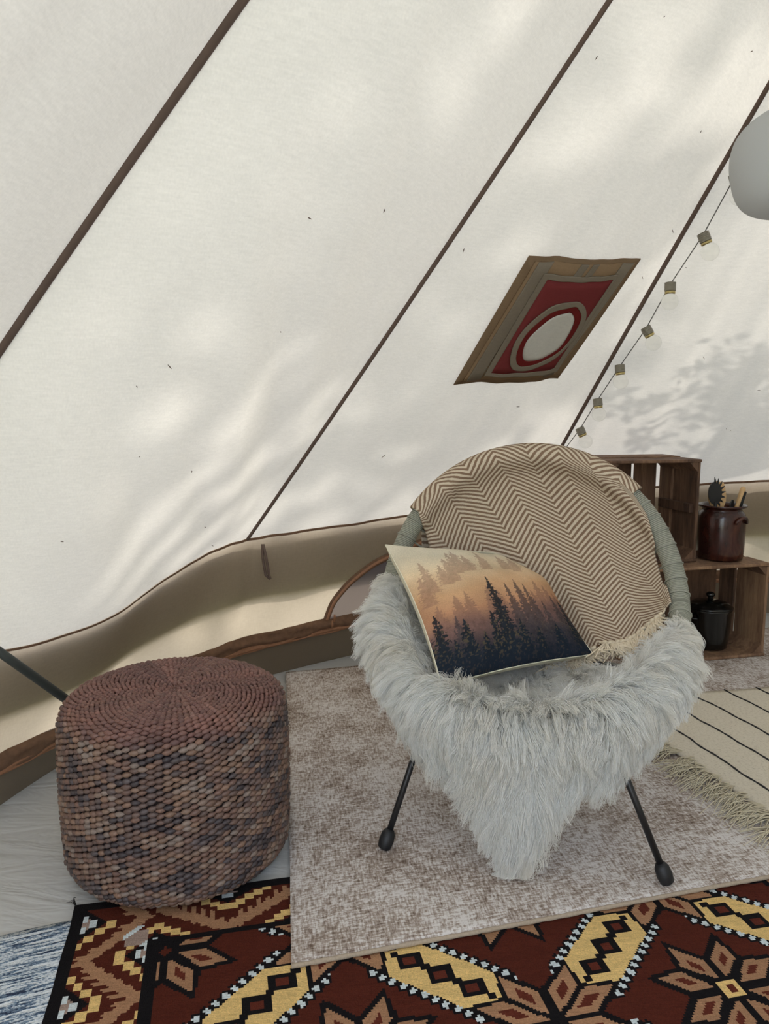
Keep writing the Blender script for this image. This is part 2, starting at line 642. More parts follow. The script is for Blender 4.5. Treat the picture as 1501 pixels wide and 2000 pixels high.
# ---- floor and ground
t = NT('grey_groundsheet')
co = t.obj()
n = t.noise(co, 2.0, 4, .5, .6)
t.link(t.ramp(n, [(.3, lin(188, 189, 187)), (.7, lin(204, 205, 203))]), t.b.inputs['Base Color'])
t.b.inputs['Roughness'].default_value = .42
t.link(t.bump(t.noise(co, 5, 3, .5, 1.5, (1, 3, 1)), .35, .02), t.b.inputs['Normal'])
M['floor'] = t.m
ph = np.radians(np.linspace(172, -188, 180, endpoint=False))
rr = np.array([floor_r(p) + .04 for p in np.degrees(ph)])
rings = np.array([0, .3, .6, .8, .9, .96, 1.0])
G = np.stack([APEX[0] + rings[None] * (rr * np.cos(ph))[:, None], APEX[1] + rings[None] * (rr * np.sin(ph))[:, None], 0 * rings[None] + 0 * ph[:, None]], -1)
fl = grid('floor', G[:, ::-1], M['floor'], None, True, False)
tag(fl, 'pale grey waterproof groundsheet', None, None, 'structure')
M['lawn'] = simple('lawn', lin(96, 112, 70), .95, var=.3, vscale=3)
gx = np.linspace(-14, 14, 30)
GX, GY = np.meshgrid(gx, gx, indexing='ij')
lawn = grid('lawn', np.stack([GX + APEX[0], GY + APEX[1], -.02 + 0 * GX], -1), M['lawn'])
tag(lawn, 'grass lawn around the tent', None, None, 'structure')


# ---- the tree whose leaves dapple the canvas
def leaf_cloud(name, blobs, size, parent, mat):
    V, F, b = [], [], 0
    q = []
    for c, r, n in blobs:
        p = rng.normal(size=(n, 3))
        p = np.array(c) + p / np.linalg.norm(p, axis=1, keepdims=True) * (rng.random((n, 1)) ** .4) * r
        q.append(p)
    q = np.concatenate(q)
    n = len(q)
    a = rng.normal(size=(n, 3))
    a /= np.linalg.norm(a, axis=1, keepdims=True)
    b_ = np.cross(a, rng.normal(size=(n, 3)))
    b_ /= np.linalg.norm(b_, axis=1, keepdims=True)
    L = size * rng.uniform(.7, 1.3, (n, 1))
    V = np.stack([q - a * L, q - a * L * .1 + b_ * L * .5, q + a * L, q - a * L * .1 - b_ * L * .5], 1)
    o = mesh(name, V, np.arange(4 * n).reshape(n, 4), mat, parent, smooth=False)
    o['kind'] = 'stuff'
    return o


M['leaf'] = simple('leaf_green', lin(80, 105, 50), .6)
M['bark'] = simple('bark', lin(92, 76, 60), .9, var=.3, vscale=20)
sd = np.array(SUN_DIR)


def tree(base, crown, cr, nb, nl, size, label, seed):
    global rng
    keep = rng
    rng = np.random.default_rng(seed)
    o = empty('tree', base, label, 'tree', 'trees outside the tent')
    base, crown = np.array(base, float), np.array(crown, float)
    mid = base * .5 + crown * .5 + [.2, .1, 0]
    tube('trunk', [base, base * .8 + mid * .2, mid, crown], [.22, .17, .12, .05], M['bark'], o, k=10)
    blobs = []
    for i in range(nb):
        d = rng.normal(size=3)
        d /= np.linalg.norm(d)
        c = crown + d * cr * rng.uniform(.25, 1)
        blobs.append((c, cr * rng.uniform(.13, .28), nl))
        if i % 4 == 0:
            tube('branch', [mid * .5 + crown * .5, (mid + crown + 2 * c) / 4 + [0, 0, .1], c], [.06, .04, .012], M['bark'], o, k=6)
    leaf_cloud('foliage', blobs, size, o, M['leaf'])
    rng = keep
    return o


tc1 = np.array([-.35, 1.3, 1.5]) + sd * 9.5
tree((tc1[0] - .5, tc1[1] + .3, -.02), tc1, 2.1, 46, 50, .11, 'leafy tree outside the tent that dapples the left roof', 3)
tc2 = np.array([1.62, 2.85, .85]) + sd * 2.6
tree((tc2[0] + .1, tc2[1] + .5, -.02), tc2, .62, 34, 40, .032, 'smaller leafy tree behind the tent that dapples the right roof', 5)


# ---- patch on the roof
ROOF2_IN = inward(1) * .70 + np.array([0, 0, -.71])
KROOF = 1


def roof_layer(name, poly, hole, off, mat, parent, th=.002):
    """a cloth layer on roof panel 1; poly / hole: closed (u, t) loops of equal length (hole None = fan to the centre)"""
    poly = np.array(poly, float)
    inner = np.array(hole, float) if hole is not None else np.repeat(poly.mean(0)[None], len(poly), 0)
    f = np.linspace(0, 1, 7)[None, :, None]
    UT = poly[:, None] * (1 - f) + inner[:, None] * f
    P = roof(KROOF, UT[..., 0], UT[..., 1])
    P = P + ROOF2_IN * off
    n = len(poly)
    V = np.concatenate([P.reshape(-1, 3), (P - ROOF2_IN * th).reshape(-1, 3)])
    A = gridfaces(n, 7, True, False)
    F = [A, A[:, ::-1] + n * 7]
    i = np.arange(n)
    for j in (0, 6):
        if j == 6 and hole is None:
            continue
        a, b = i * 7 + j, ((i + 1) % n) * 7 + j
        q = np.stack([a, b, b + n * 7, a + n * 7], -1)
        F.append(q if j == 6 else q[:, ::-1])
    return mesh(name, V, np.concatenate(F), mat, parent)


def loop_quad(c, n=24):
    c = np.array(c, float)
    return np.concatenate([c[i] + (c[(i + 1) % 4] - c[i]) * np.linspace(0, 1, n, endpoint=False)[:, None] for i in range(4)])


def loop_smooth(pts, n=96):
    pts = np.array(pts, float)
    m = len(pts)
    out = []
    for q in np.linspace(0, m, n, endpoint=False):
        i = int(q)
        f = q - i
        p0, p1, p2, p3 = pts[(i - 1) % m], pts[i % m], pts[(i + 1) % m], pts[(i + 2) % m]
        out.append(.5 * (2 * p1 + (p2 - p0) * f + (2 * p0 - 5 * p1 + 4 * p2 - p3) * f * f + (3 * p1 - p0 - 3 * p2 + p3) * f ** 3))
    return np.array(out)


PQ = {'outer': [(0.29, 0.3488), (0.8175, 0.3418), (0.7675, 0.2053), (0.325, 0.2147)], 'mid': [(0.3275, 0.3442), (0.7975, 0.3383), (0.7375, 0.2123), (0.3525, 0.2182)], 'inner': [(0.395, 0.3325), (0.7425, 0.3278), (0.7375, 0.2158), (0.4225, 0.2217)], 'red': [(0.425, 0.3267), (0.73, 0.3232), (0.7075, 0.2228), (0.4425, 0.2252)], 'ring0': [(0.585, 0.3057), (0.65, 0.2998), (0.7075, 0.2835), (0.725, 0.2648), (0.7025, 0.2497), (0.65, 0.2345), (0.5725, 0.2275), (0.515, 0.2298), (0.475, 0.2427), (0.4525, 0.2637), (0.46, 0.2835), (0.5025, 0.301)], 'ring1': [(0.6, 0.2998), (0.64, 0.2952), (0.6775, 0.2847), (0.6925, 0.2683), (0.68, 0.252), (0.6325, 0.2392), (0.565, 0.2333), (0.5275, 0.2345), (0.49, 0.2462), (0.4725, 0.2637), (0.48, 0.28), (0.5225, 0.2952)], 'ring2': [(0.5925, 0.294), (0.625, 0.2905), (0.6525, 0.2823), (0.665, 0.2672), (0.66, 0.252), (0.6175, 0.2415), (0.5725, 0.2392), (0.5375, 0.2403), (0.5075, 0.2508), (0.4925, 0.2648), (0.5075, 0.2777), (0.5425, 0.2905)]}
pt = empty('flue_patch', (0, 0, 0), 'brown framed red stove-pipe patch with a white oval')
pt.parent = ceil_o
pt.location = Vector((0, 0, 0)) - ceil_o.location
outer, inner_, redq = loop_quad(PQ['outer']), loop_quad(PQ['inner']), loop_quad(PQ['red'])
roof_layer('outer_border', outer, None, .006, M['patch_brown'], pt)
mids = loop_quad(PQ['mid'])
roof_layer('inner_border', mids, None, .0085, M['patch_light'], pt)
sidec = PQ['mid']
lerp = lambda a, b, f: [a[0] + (b[0] - a[0]) * f, a[1] + (b[1] - a[1]) * f]
TLm, TRm, BRm, BLm = sidec
roof_layer('side_strip', loop_quad([lerp(TLm, TRm, .03), lerp(TLm, TRm, .17), lerp(BLm, BRm, .17), lerp(BLm, BRm, .03)]), None, .0105, M['patch_grey'], pt)
roof_layer('side_strip', loop_quad([lerp(TLm, TRm, .86), lerp(TLm, TRm, .98), lerp(BLm, BRm, .98), lerp(BLm, BRm, .84)]), None, .0105, M['patch_grey'], pt)
for f0 in (.42, .53):
    roof_layer('top_strip', loop_quad([lerp(TLm, TRm, f0), lerp(TLm, TRm, f0 + .07), lerp(lerp(TLm, TRm, f0 + .05), lerp(BLm, BRm, f0 + .05), .16), lerp(lerp(TLm, TRm, f0 - .02), lerp(BLm, BRm, f0 - .02), .16)]), None, .0102, M['patch_grey'], pt)
roof_layer('binding', inner_, redq, .0125, M['patch_grey'], pt)
roof_layer('red_panel', loop_quad(PQ['red']), None, .0115, M['patch_red'], pt)
o1, o2, o3, o4 = (loop_smooth(PQ[k]) for k in ('ring0', 'ring1', 'ring2', 'ring2'))
roof_layer('grey_ring', o1, o2, .0150, M['patch_grey'], pt)
roof_layer('dark_red_ring', o2, o3, .0140, M['patch_darkred'], pt)
roof_layer('white_oval', o3, None, .0128, M['canvas'], pt)

# specks of dead leaf and insects caught on the outside of the canvas
sp_P, sp_R = [], []
for k, n in ((0, 14), (1, 16), (2, 12)):
    for i in range(n):
        u, tt = rng.uniform(.05, .95), rng.uniform(.01, .55)
        c = roof(k, np.array(u), np.array(tt)) + (inward(k) * .7 + np.array([0, 0, -.71])) * .002
        d = rng.normal(size=3) * .0028
        sp_P.append([c - d, c, c + d])
        sp_R.append([.0005, .0011, .0004])
V, F = strands_geo(sp_P, sp_R, 4)
o = mesh('specks', V, F, M['seam'], ceil_o)
o['kind'] = 'stuff'

# ================================================================== FLOOR COVERINGS
# ---- kilim
t = NT('kilim_weave')
a = t.new('ShaderNodeVertexColor')
a.layer_name = 'tint'
co = t.obj()
n = t.noise(co, 55, 4, .65, 0, (1, 7, 1))
n2 = t.noise(co, 420, 2, .6)
t.link(t.mix(1.0, t.mix(1.0, a.outputs[0], t.ramp(n, [(.25, (.78, .78, .78)), (.75, (1.12, 1.12, 1.12))]), 'MULTIPLY'), t.ramp(n2, [(.25, (.75, .75, .75)), (.75, (1.15, 1.15, 1.15))]), 'MULTIPLY'), t.b.inputs['Base Color'])
t.b.inputs['Roughness'].default_value = .95
t.b.inputs['Specular IOR Level'].default_value = .1
t.link(t.bump(t.math('ADD', n, n2), .5, .004), t.b.inputs['Normal'])
M['kilim'] = t.m
K_BR, K_BK, K_TN, K_YE, K_WH, K_RD = lin(84, 38, 27), lin(24, 22, 24), lin(172, 130, 98), lin(232, 196, 128), lin(214, 224, 226), lin(98, 46, 34)
K_GR = lin(168, 146, 134)
KO = np.array([-.5709, 1.3053])
KA = math.radians(12.7)
KU, KW = np.array([math.cos(KA), math.sin(KA)]), np.array([math.sin(KA), -math.cos(KA)])
cs = .42                                                     # cell size, cm
nu, nw = 410, 210
CU, CW = np.meshgrid((np.arange(nu) + .5) * cs, (np.arange(nw) + .5) * cs, indexing='ij')
img = np.zeros((nu, nw, 3)) + np.array(K_BR)


def put(mask, c):
    img[mask] = c


LU, LW = 29.5, 26.3
K0 = 18.2
ci = np.round((CU - 17.0) / LU)
cj = np.round((CW - K0) / LW)
# bars between junctions
for i in range(-1, 6):
    for j in range(-1, 5):
        if (i + j) % 2 == 0:
            continue
        ju, jw = 17.0 + i * LU, K0 + j * LW
        for sg in (1, -1):
            du, dw = CU - ju, (CW - jw)
            au, aw = du * sg, dw
            seg = (au > 3) & (aw > 2) & (au < LU - 3) & (aw < LW - 2)
            nn = (au * LW - aw * LU) / math.hypot(LU, LW)
            tt = (au * LU + aw * LW) / math.hypot(LU, LW)
            put(seg & (np.abs(nn) < 6.5), K_BK)
            ch = (np.floor(tt / .95) % 2 == 0)
            put(seg & (np.abs(np.abs(nn) - 5.35) < .62) & ch, K_WH)
            put(seg & (np.abs(nn) > 6.0) & ~ch, K_BR)
            box = (au > 6.4) & (aw > 5.2) & (au < LU - 6.4) & (aw < LW - 5.2)
            put(seg & box & (np.abs(nn) < 4.6), K_YE)
            for q in (-1, 0, 1):
                cu, cw = LU / 2 + q * 4.2, LW / 2 + q * 3.95
                put(seg & (np.abs(au - cu) < 2.15) & (np.abs(aw - cw) < 1.75), K_BK)
                put(seg & (np.abs(au - cu) < 1.0) & (np.abs(aw - cw) < .85), K_RD)
            for q in (-1.55, -.5, .5, 1.55):
                cu, cw = LU / 2 + q * 4.2, LW / 2 + q * 3.95
                put(seg & box & (np.abs(au - cu) < .75) & (np.abs(aw - cw) < .65), K_BK)


def inpoly(x, y, poly):
    r = np.zeros(x.shape, bool)
    n = len(poly)
    for k in range(n):
        x0, y0 = poly[k]
        x1, y1 = poly[(k + 1) % n]
        c = ((y0 > y) != (y1 > y)) & (x < (x1 - x0) * (y - y0) / (y1 - y0 + 1e-9) + x0)
        r ^= c
    return r


def petals(cu, cw, L, star):
    du, dw = np.abs(CU - cu), np.abs(CW - cw) * (1.0 if star else LU / LW)
    near = (du < 16) & (dw < 16)
    for sw in (0, 1):
        x, y = (du, dw) if sw == 0 else (dw, du)
        big = [(-.1, 1.4), (-.1, 7.3), (5.0, 12.2), (6.1, 5.7), (.8, .2)] if star else [(-.3, 0), (-.3, 7.3), (6.2, 13.2), (6.9, 6.6), (.6, .2)]
        put(near & inpoly(x, y, big), K_BK)
    for sw in (0, 1):
        x, y = (du, dw) if sw == 0 else (dw, du)
        sm = [(.7, 2.2), (.7, 6.6), (4.6, 10.5), (5.0, 5.8)] if star else [(.65, 1.3), (.65, 6.6), (5.7, 11.7), (6.0, 6.7)]
        put(near & inpoly(x, y, sm), K_TN if not star else tuple(np.array(K_TN) * .92))
        m = [(1.9, 4.1), (1.9, 5.9), (3.6, 7.7), (3.6, 5.9)] if star else [(2.0, 3.9), (2.0, 6.3), (4.3, 8.7), (4.3, 6.3)]
        put(near & inpoly(x, y, m), K_RD)
    if star and cu > 18:
        put((np.abs(CU - cu) < 2.5) & (np.abs(CW - cw) < 2.5), K_BK)
        put((np.abs(CU - cu) < 1.7) & (np.abs(CW - cw) < 1.7), K_YE)
        put((np.abs(CU - cu) < .65) & (np.abs(CW - cw) < .65), K_RD)


for i in range(-1, 6):
    for j in range(-1, 5):
        cu, cw = 17.0 + i * LU, K0 + j * LW
        st = (i + j) % 2 == 0
        if i < 0 or j < 0:
            continue
        petals(cu, cw - (2.2 if st and j == 0 else 0), 1.0, st)


def border(run, dep, rw, P, ph):
    """run along the edge, dep depth from the outer edge inwards, both in cm; rw = strip width"""
    zig = lambda q: 3.6 + (rw - 6.0) * np.abs(((q - ph) / P) % 1.0 * 2 - 1)
    d = dep - zig(run)
    c = np.zeros(run.shape + (3,)) + np.array(K_BR)
    k_ = np.floor(run / .84)
    reach = 1.2 + 2.3 * noise1(k_ * 1.7, 5) * (k_ % 2)
    c[(d < 1.3) & (d > -reach)] = K_TN
    c[(d > 0) & (d < .9 + .8 * (k_ % 2))] = K_TN
    for sgn in (-1, 1):
        c[(d * sgn > 6.8)] = K_BK
        c[(d * sgn > 8.6)] = K_GR
        half = P / 2
        for n in range(-2, int(run.max() / half) + 2):
            for m_ in np.arange(.5, half / 1.62):
                q = ph + n * half + m_ * 1.62
                y = zig(np.array(q)) + sgn * 5.2
                c[(np.abs(run - q) < .88) & (np.abs(dep - y) < .80)] = K_YE
            q = ph + n * half
            y = zig(np.array(q)) + sgn * 9.0
            for off in (-1.5, 0, 1.5):
                c[(np.abs(run - q - off) < .9) & (np.abs(dep - y - sgn * abs(off)) < .55)] = K_WH
    return c


left = (CU < 15.8)
lb = border(CW, CU, 15.5, 19.4, 25.5)
top = (CW < 13.6)
tb = border(CU, CW, 14.5, 26.0, 27.5)
lm = left & ~(top & (CU > 14.5))
img[lm] = lb[lm]
tm_ = top & (CU >= 14.5)
img[tm_] = tb[tm_]
put((CU > 14.0) & (CU < 15.9) & (CW > 12.4), K_BK)
put((CW > 12.5) & (CW < 13.7) & (CU > 14.0), K_BK)
# small white and grey corner piece
put((CU < 14) & (CU > 10) & (CW > 9.5) & (CW < 13.5) & (np.abs(CU + CW - 24) < 2.4), K_GR)
put((CU < 14) & (CU > 9.5) & (CW > 8.5) & (CW < 14) & (np.abs(np.abs(CU + CW - 24) - 3.0) < .7), K_WH)
put((CU < 2.3) | (CW < 2.1), K_BK)
img *= (1 + .10 * (rng.random((nu, nw, 1)) - .5)) * (1 + .10 * (noise1(CW * 1.2, 3)[..., None] - .5))
UU, WW = np.meshgrid(np.arange(nu + 1) * cs / 100, np.arange(nw + 1) * cs / 100, indexing='ij')
wav = .004 * (noise1(WW * 14, 8) - .5)
UU = UU - .012 * np.clip(WW / .9, 0, 1) + np.where(UU < .001, wav, 0)
zz = .006 + .0015 * noise2(UU * 14, WW * 14, 2)
P = np.stack([KO[0] + UU * KU[0] + WW * KW[0], KO[1] + UU * KU[1] + WW * KW[1], zz], -1)
n_, m_ = nu + 1, nw + 1
F0 = gridfaces(n_, m_)
kil = mesh('kilim_rug', P, F0[:, ::-1], M['kilim'], None, smooth=False, colface=img.reshape(-1, 3))
tag(kil, 'brown woven kilim rug with yellow hexagons, tan stars and zigzag border', 'rug')
ring = np.array([i * m_ for i in range(n_)] + [(n_ - 1) * m_ + j for j in range(1, m_)] + [i * m_ + m_ - 1 for i in range(n_ - 2, -1, -1)] + [j for j in range(m_ - 2, 0, -1)])
E_ = P.reshape(-1, 3)[ring]
E2 = E_.copy()
E2[:, 2] = .0005
V = np.stack([E_, E2], 1)
mesh('kilim_edge', V, gridfaces(len(ring), 2, True, False), M['rubber'], kil)
# loose warp threads at the corner
cp = P[0, 0]
V, F = strands_geo([[cp + [.004, -.003, 0], cp + [-.008, .004 + .004 * i, .004], cp + [-.018 + .004 * i, .006 + .005 * i, .001]] for i in range(4)], [[.0008, .0008, .0005]] * 4, 4)
mesh('loose_threads', V, F, M['rubber'], kil)


def slab(name, c, mat, th=.008, n=60, m=60, z0=.0, wob=.003, label=None, cat='rug', top=None, round_=.004, parent=None):
    """a rug: c = four floor corners (x, y)"""
    c = np.array(c, float)
    U, Vv = np.meshgrid(np.linspace(0, 1, n), np.linspace(0, 1, m), indexing='ij')
    XY = (c[0] * (1 - U[..., None]) + c[1] * U[..., None]) * (1 - Vv[..., None]) + (c[3] * (1 - U[..., None]) + c[2] * U[..., None]) * Vv[..., None]
    XY = XY + wob * np.stack([noise2(XY[..., 0] * 7, XY[..., 1] * 7, 5) - .5, noise2(XY[..., 0] * 7, XY[..., 1] * 7, 9) - .5], -1)
    z = z0 + th + (0 if top is None else top(XY[..., 0], XY[..., 1]))
    P = np.concatenate([XY, np.broadcast_to(z, U.shape)[..., None]], -1)
    nrm = np.zeros_like(P)
    nrm[..., 2] = 1
    L1, L2 = np.linalg.norm(c[1] - c[0]), np.linalg.norm(c[3] - c[0])
    o = sheet(name, P, th, mat, parent, nrm=nrm, uv=np.stack([U * L1, Vv * L2], -1))
    if label:
        tag(o, label, cat)
    return o


# ---- distressed beige carpet
t = NT('distressed_carpet')
uv = t.uv()
na = t.noise(uv, 210, 3, .7, 0, (1, .22, 1))
nb = t.noise(uv, 210, 3, .7, 0, (.22, 1, 1))
nc = t.noise(uv, 5.5, 5, .65, .4)
nd = t.noise(uv, 34, 4, .7)
s_ = t.math('ADD', t.math('ADD', t.math('MULTIPLY', na, .55), t.math('MULTIPLY', nb, .55)), t.math('ADD', t.math('MULTIPLY', nc, .46), t.math('MULTIPLY', nd, .20)))
c1 = t.ramp(s_, [(.71, lin(112, 95, 84)), (.84, lin(172, 157, 145)), (.955, lin(222, 216, 211))])
t.link(c1, t.b.inputs['Base Color'])
t.b.inputs['Roughness'].default_value = .95
t.b.inputs['Specular IOR Level'].default_value = .1
t.link(t.bump(t.math('ADD', na, nb), .35, .003), t.b.inputs['Normal'])
M['carpet'] = t.m
cA, cB = np.array([-.152, 1.146]), np.array([.752, 1.387])
eu = (cB - cA) / np.linalg.norm(cB - cA)
el = np.array([-.185, 1.38])
el /= np.linalg.norm(el)
c0, c1_ = cA, cA + eu * 2.3
c3, c2_ = cA + el * 1.40, cA + eu * 2.3 + el * 1.42
carpet = slab('beige_carpet', [c0, c1_, c2_, c3], M['carpet'], .007, 120, 80, .0075, .006, 'distressed beige and grey flat carpet under the round chair')
M['hemc'] = simple('carpet_hem', lin(168, 152, 132), .9, var=.15, vscale=300)
f = np.linspace(0, 1, 160)
hp = np.array([np.r_[c0 * (1 - q) + c1_ * q, .0115] for q in f])
hp[:, 0] += .006 * (noise2(hp[:, 0] * 7, hp[:, 1] * 7, 5) - .5)
hp[:, 1] += .006 * (noise2(hp[:, 0] * 7, hp[:, 1] * 7, 9) - .5)
tube('hem_stitching', hp, .0042 + .0005 * np.sin(np.arange(160) * 2.4), M['hemc'], carpet, k=6)

# ---- cream rug with black lines
t = NT('cream_cotton_rug')
uv = t.uv()
n1 = t.noise(uv, 320, 2, .6, 0, (1, .3, 1))
n2 = t.noise(uv, 320, 2, .6, 0, (.3, 1, 1))
sm = t.math('ADD', n1, n2)
t.link(t.ramp(sm, [(.7, lin(196, 184, 162)), (1.2, lin(222, 212, 192))]), t.b.inputs['Base Color'])
t.b.inputs['Roughness'].default_value = .95
t.b.inputs['Specular IOR Level'].default_value = .1
t.link(t.bump(sm, .5, .003), t.b.inputs['Normal'])
M['cream_rug'] = t.m
r0 = np.array([.655, 2.275])                                  # corner behind the chair
rf = np.array([.235, -.80])                                   # along the fringe, towards the camera
rb = np.array([.985, .17])                                    # along the back edge
rug_c = [r0, r0 + rb * 1.1, r0 + rb * 1.1 + rf * 1.0, r0 + rf * 1.0]
z_c = .0152
crug = slab('cream_rug', rug_c, M['cream_rug'], .006, 40, 40, z_c, .012, 'cream cotton rug with thin wavy black lines and knotted fringe, by the crates')
for i, d in enumerate((.085, .20, .315, .43, .55, .67)):
    q = np.linspace(0, 1, 60)
    base = r0[None] + rb * d + rf * q[:, None]
    side = rb / np.linalg.norm(rb)
    w_ = .012 * (noise1(q * 6 + i * 7, 3) - .5) + .006 * (noise1(q * 16 + i * 3, 4) - .5)
    pp = np.c_[base + side * w_[:, None], np.full(60, z_c + .0068)]
    tube('black_line', pp, .0026 + .0006 * np.sin(np.arange(60) * 2.0), M['rubber'], crug, k=6)
fd = -rb / np.linalg.norm(rb)
for i in range(13):
    q = .22 + i * .058
    b0 = r0 + rf * q
    paths, rad = [], []
    L = .075 + .03 * rng.random()
    sw = rng.normal() * .35 + .5
    for s in range(34):
        o_ = rng.normal(size=2) * .010
        dirr = fd * 1.0 + (rf / np.linalg.norm(rf)) * (sw + rng.normal() * .30)
        dirr /= np.linalg.norm(dirr)
        l_ = L * rng.uniform(.7, 1.15)
        hgt = rng.uniform(.003, .016)
        c_ = rng.normal(size=2) * .008
        p0 = np.r_[b0 + o_ * .6 - fd * .012, z_c + .005]
        p1 = np.r_[b0 + o_ + dirr * l_ * .35, z_c + .004 + hgt]
        p2 = np.r_[b0 + o_ + dirr * l_ * .7 + c_, z_c + .003 + hgt * .8]
        p3 = np.r_[b0 + o_ + dirr * l_ + c_ * 1.8, z_c + .002]
        paths.append([p0, p1, p2, p3])
        rad.append([.0012, .0012, .0011, .0007])
    V, F = strands_geo(paths, rad, 4)
    mesh('tassel', V, F, M['rug_fringe'], crug)

# ---- blue and white flecked rug
t = NT('blue_white_rag_rug')
uv = t.uv()
n1 = t.noise(uv, 46, 3, .7, .4, (.42, 3.4, 1))
n2 = t.noise(uv, 240, 2, .6)
s_ = t.math('ADD', t.math('MULTIPLY', n1, .75), t.math('MULTIPLY', n2, .25))
t.link(t.ramp(s_, [(.40, lin(38, 52, 78)), (.47, lin(110, 134, 158)), (.53, lin(212, 220, 226)), (.62, lin(232, 236, 238))]), t.b.inputs['Base Color'])
t.b.inputs['Roughness'].default_value = .95
t.link(t.bump(s_, .9, .008), t.b.inputs['Normal'])
M['blue_rug'] = t.m
b0, b1 = np.array([-.671, 1.227]), np.array([-.50, 1.290])
bu = (b1 - b0) / np.linalg.norm(b1 - b0)
bd = np.array([bu[1], -bu[0]])
slab('blue_rug', [b0 - bu * .30, b0 + bu * .25, b0 + bu * .25 + bd * .60, b0 - bu * .30 + bd * .60], M['blue_rug'], .005, 40, 40, 0, .006, 'blue and white flecked rag rug in the corner beside the kilim', round_=0)

# ================================================================== WOVEN POUF
PC = np.array([-.424, 1.490, 0.0])
PR, PH = .2235, .346
ZB = .009
pouf = empty('wicker_pouf', (PC[0], PC[1], ZB), 'round brown woven water-hyacinth pouf standing at the kilim corner', 'pouf')
# profile: arc length from the top centre
prof = [(0, PH)]
for r in np.linspace(.02, PR - .045, 12):
    prof.append((r, PH + .006 * math.sin(PI * r / PR)))
for a in np.linspace(0, PI / 2, 8)[1:]:
    prof.append((PR - .045 + .042 * math.sin(a), PH - .040 + .040 * math.cos(a)))
for z in np.linspace(PH - .06, .05, 14):
    prof.append((PR - .003 + .004 * math.sin(PI * z / PH), z))
for a in np.linspace(0, PI / 2, 9)[1:]:
    prof.append((PR - .044 + .042 * math.cos(a), .043 - .042 * math.sin(a)))
prof = np.array(prof)
sl = np.r_[0, np.cumsum(np.hypot(*np.diff(prof, axis=0).T))]


def pprof(s):
    r, z = np.interp(s, sl, prof[:, 0]), np.interp(s, sl, prof[:, 1])
    ds = .004
    dr = np.interp(s + ds, sl, prof[:, 0]) - np.interp(s - ds, sl, prof[:, 0])
    dz = np.interp(s + ds, sl, prof[:, 1]) - np.interp(s - ds, sl, prof[:, 1])
    l = np.hypot(dr, dz)
    return r, z, dr / l, dz / l


core = prof.copy()
core[:, 0] = np.maximum(core[:, 0] - .007, 0.0005)
core[:, 1] = np.clip(core[:, 1], .004, PH - .006)
M['pouf_core'] = simple('dark_core', lin(38, 26, 22), .95)
lathe('core', core[::-1], (PC[0], PC[1], ZB), M['pouf_core'], pouf, 64)
# a stitch: a plump spindle
ks, kr = 6, 5
tv = []
for i in range(kr):
    x = -1 + 2 * i / (kr - 1)
    rr_ = max(.12, math.cos(x * PI / 2 * .93)) ** .95
    for j in range(ks):
        a = 2 * PI * j / ks
        tv.append((x, rr_ * math.cos(a), rr_ * math.sin(a)))
tv = np.array(tv)
tf = gridfaces(kr, ks, False, True)


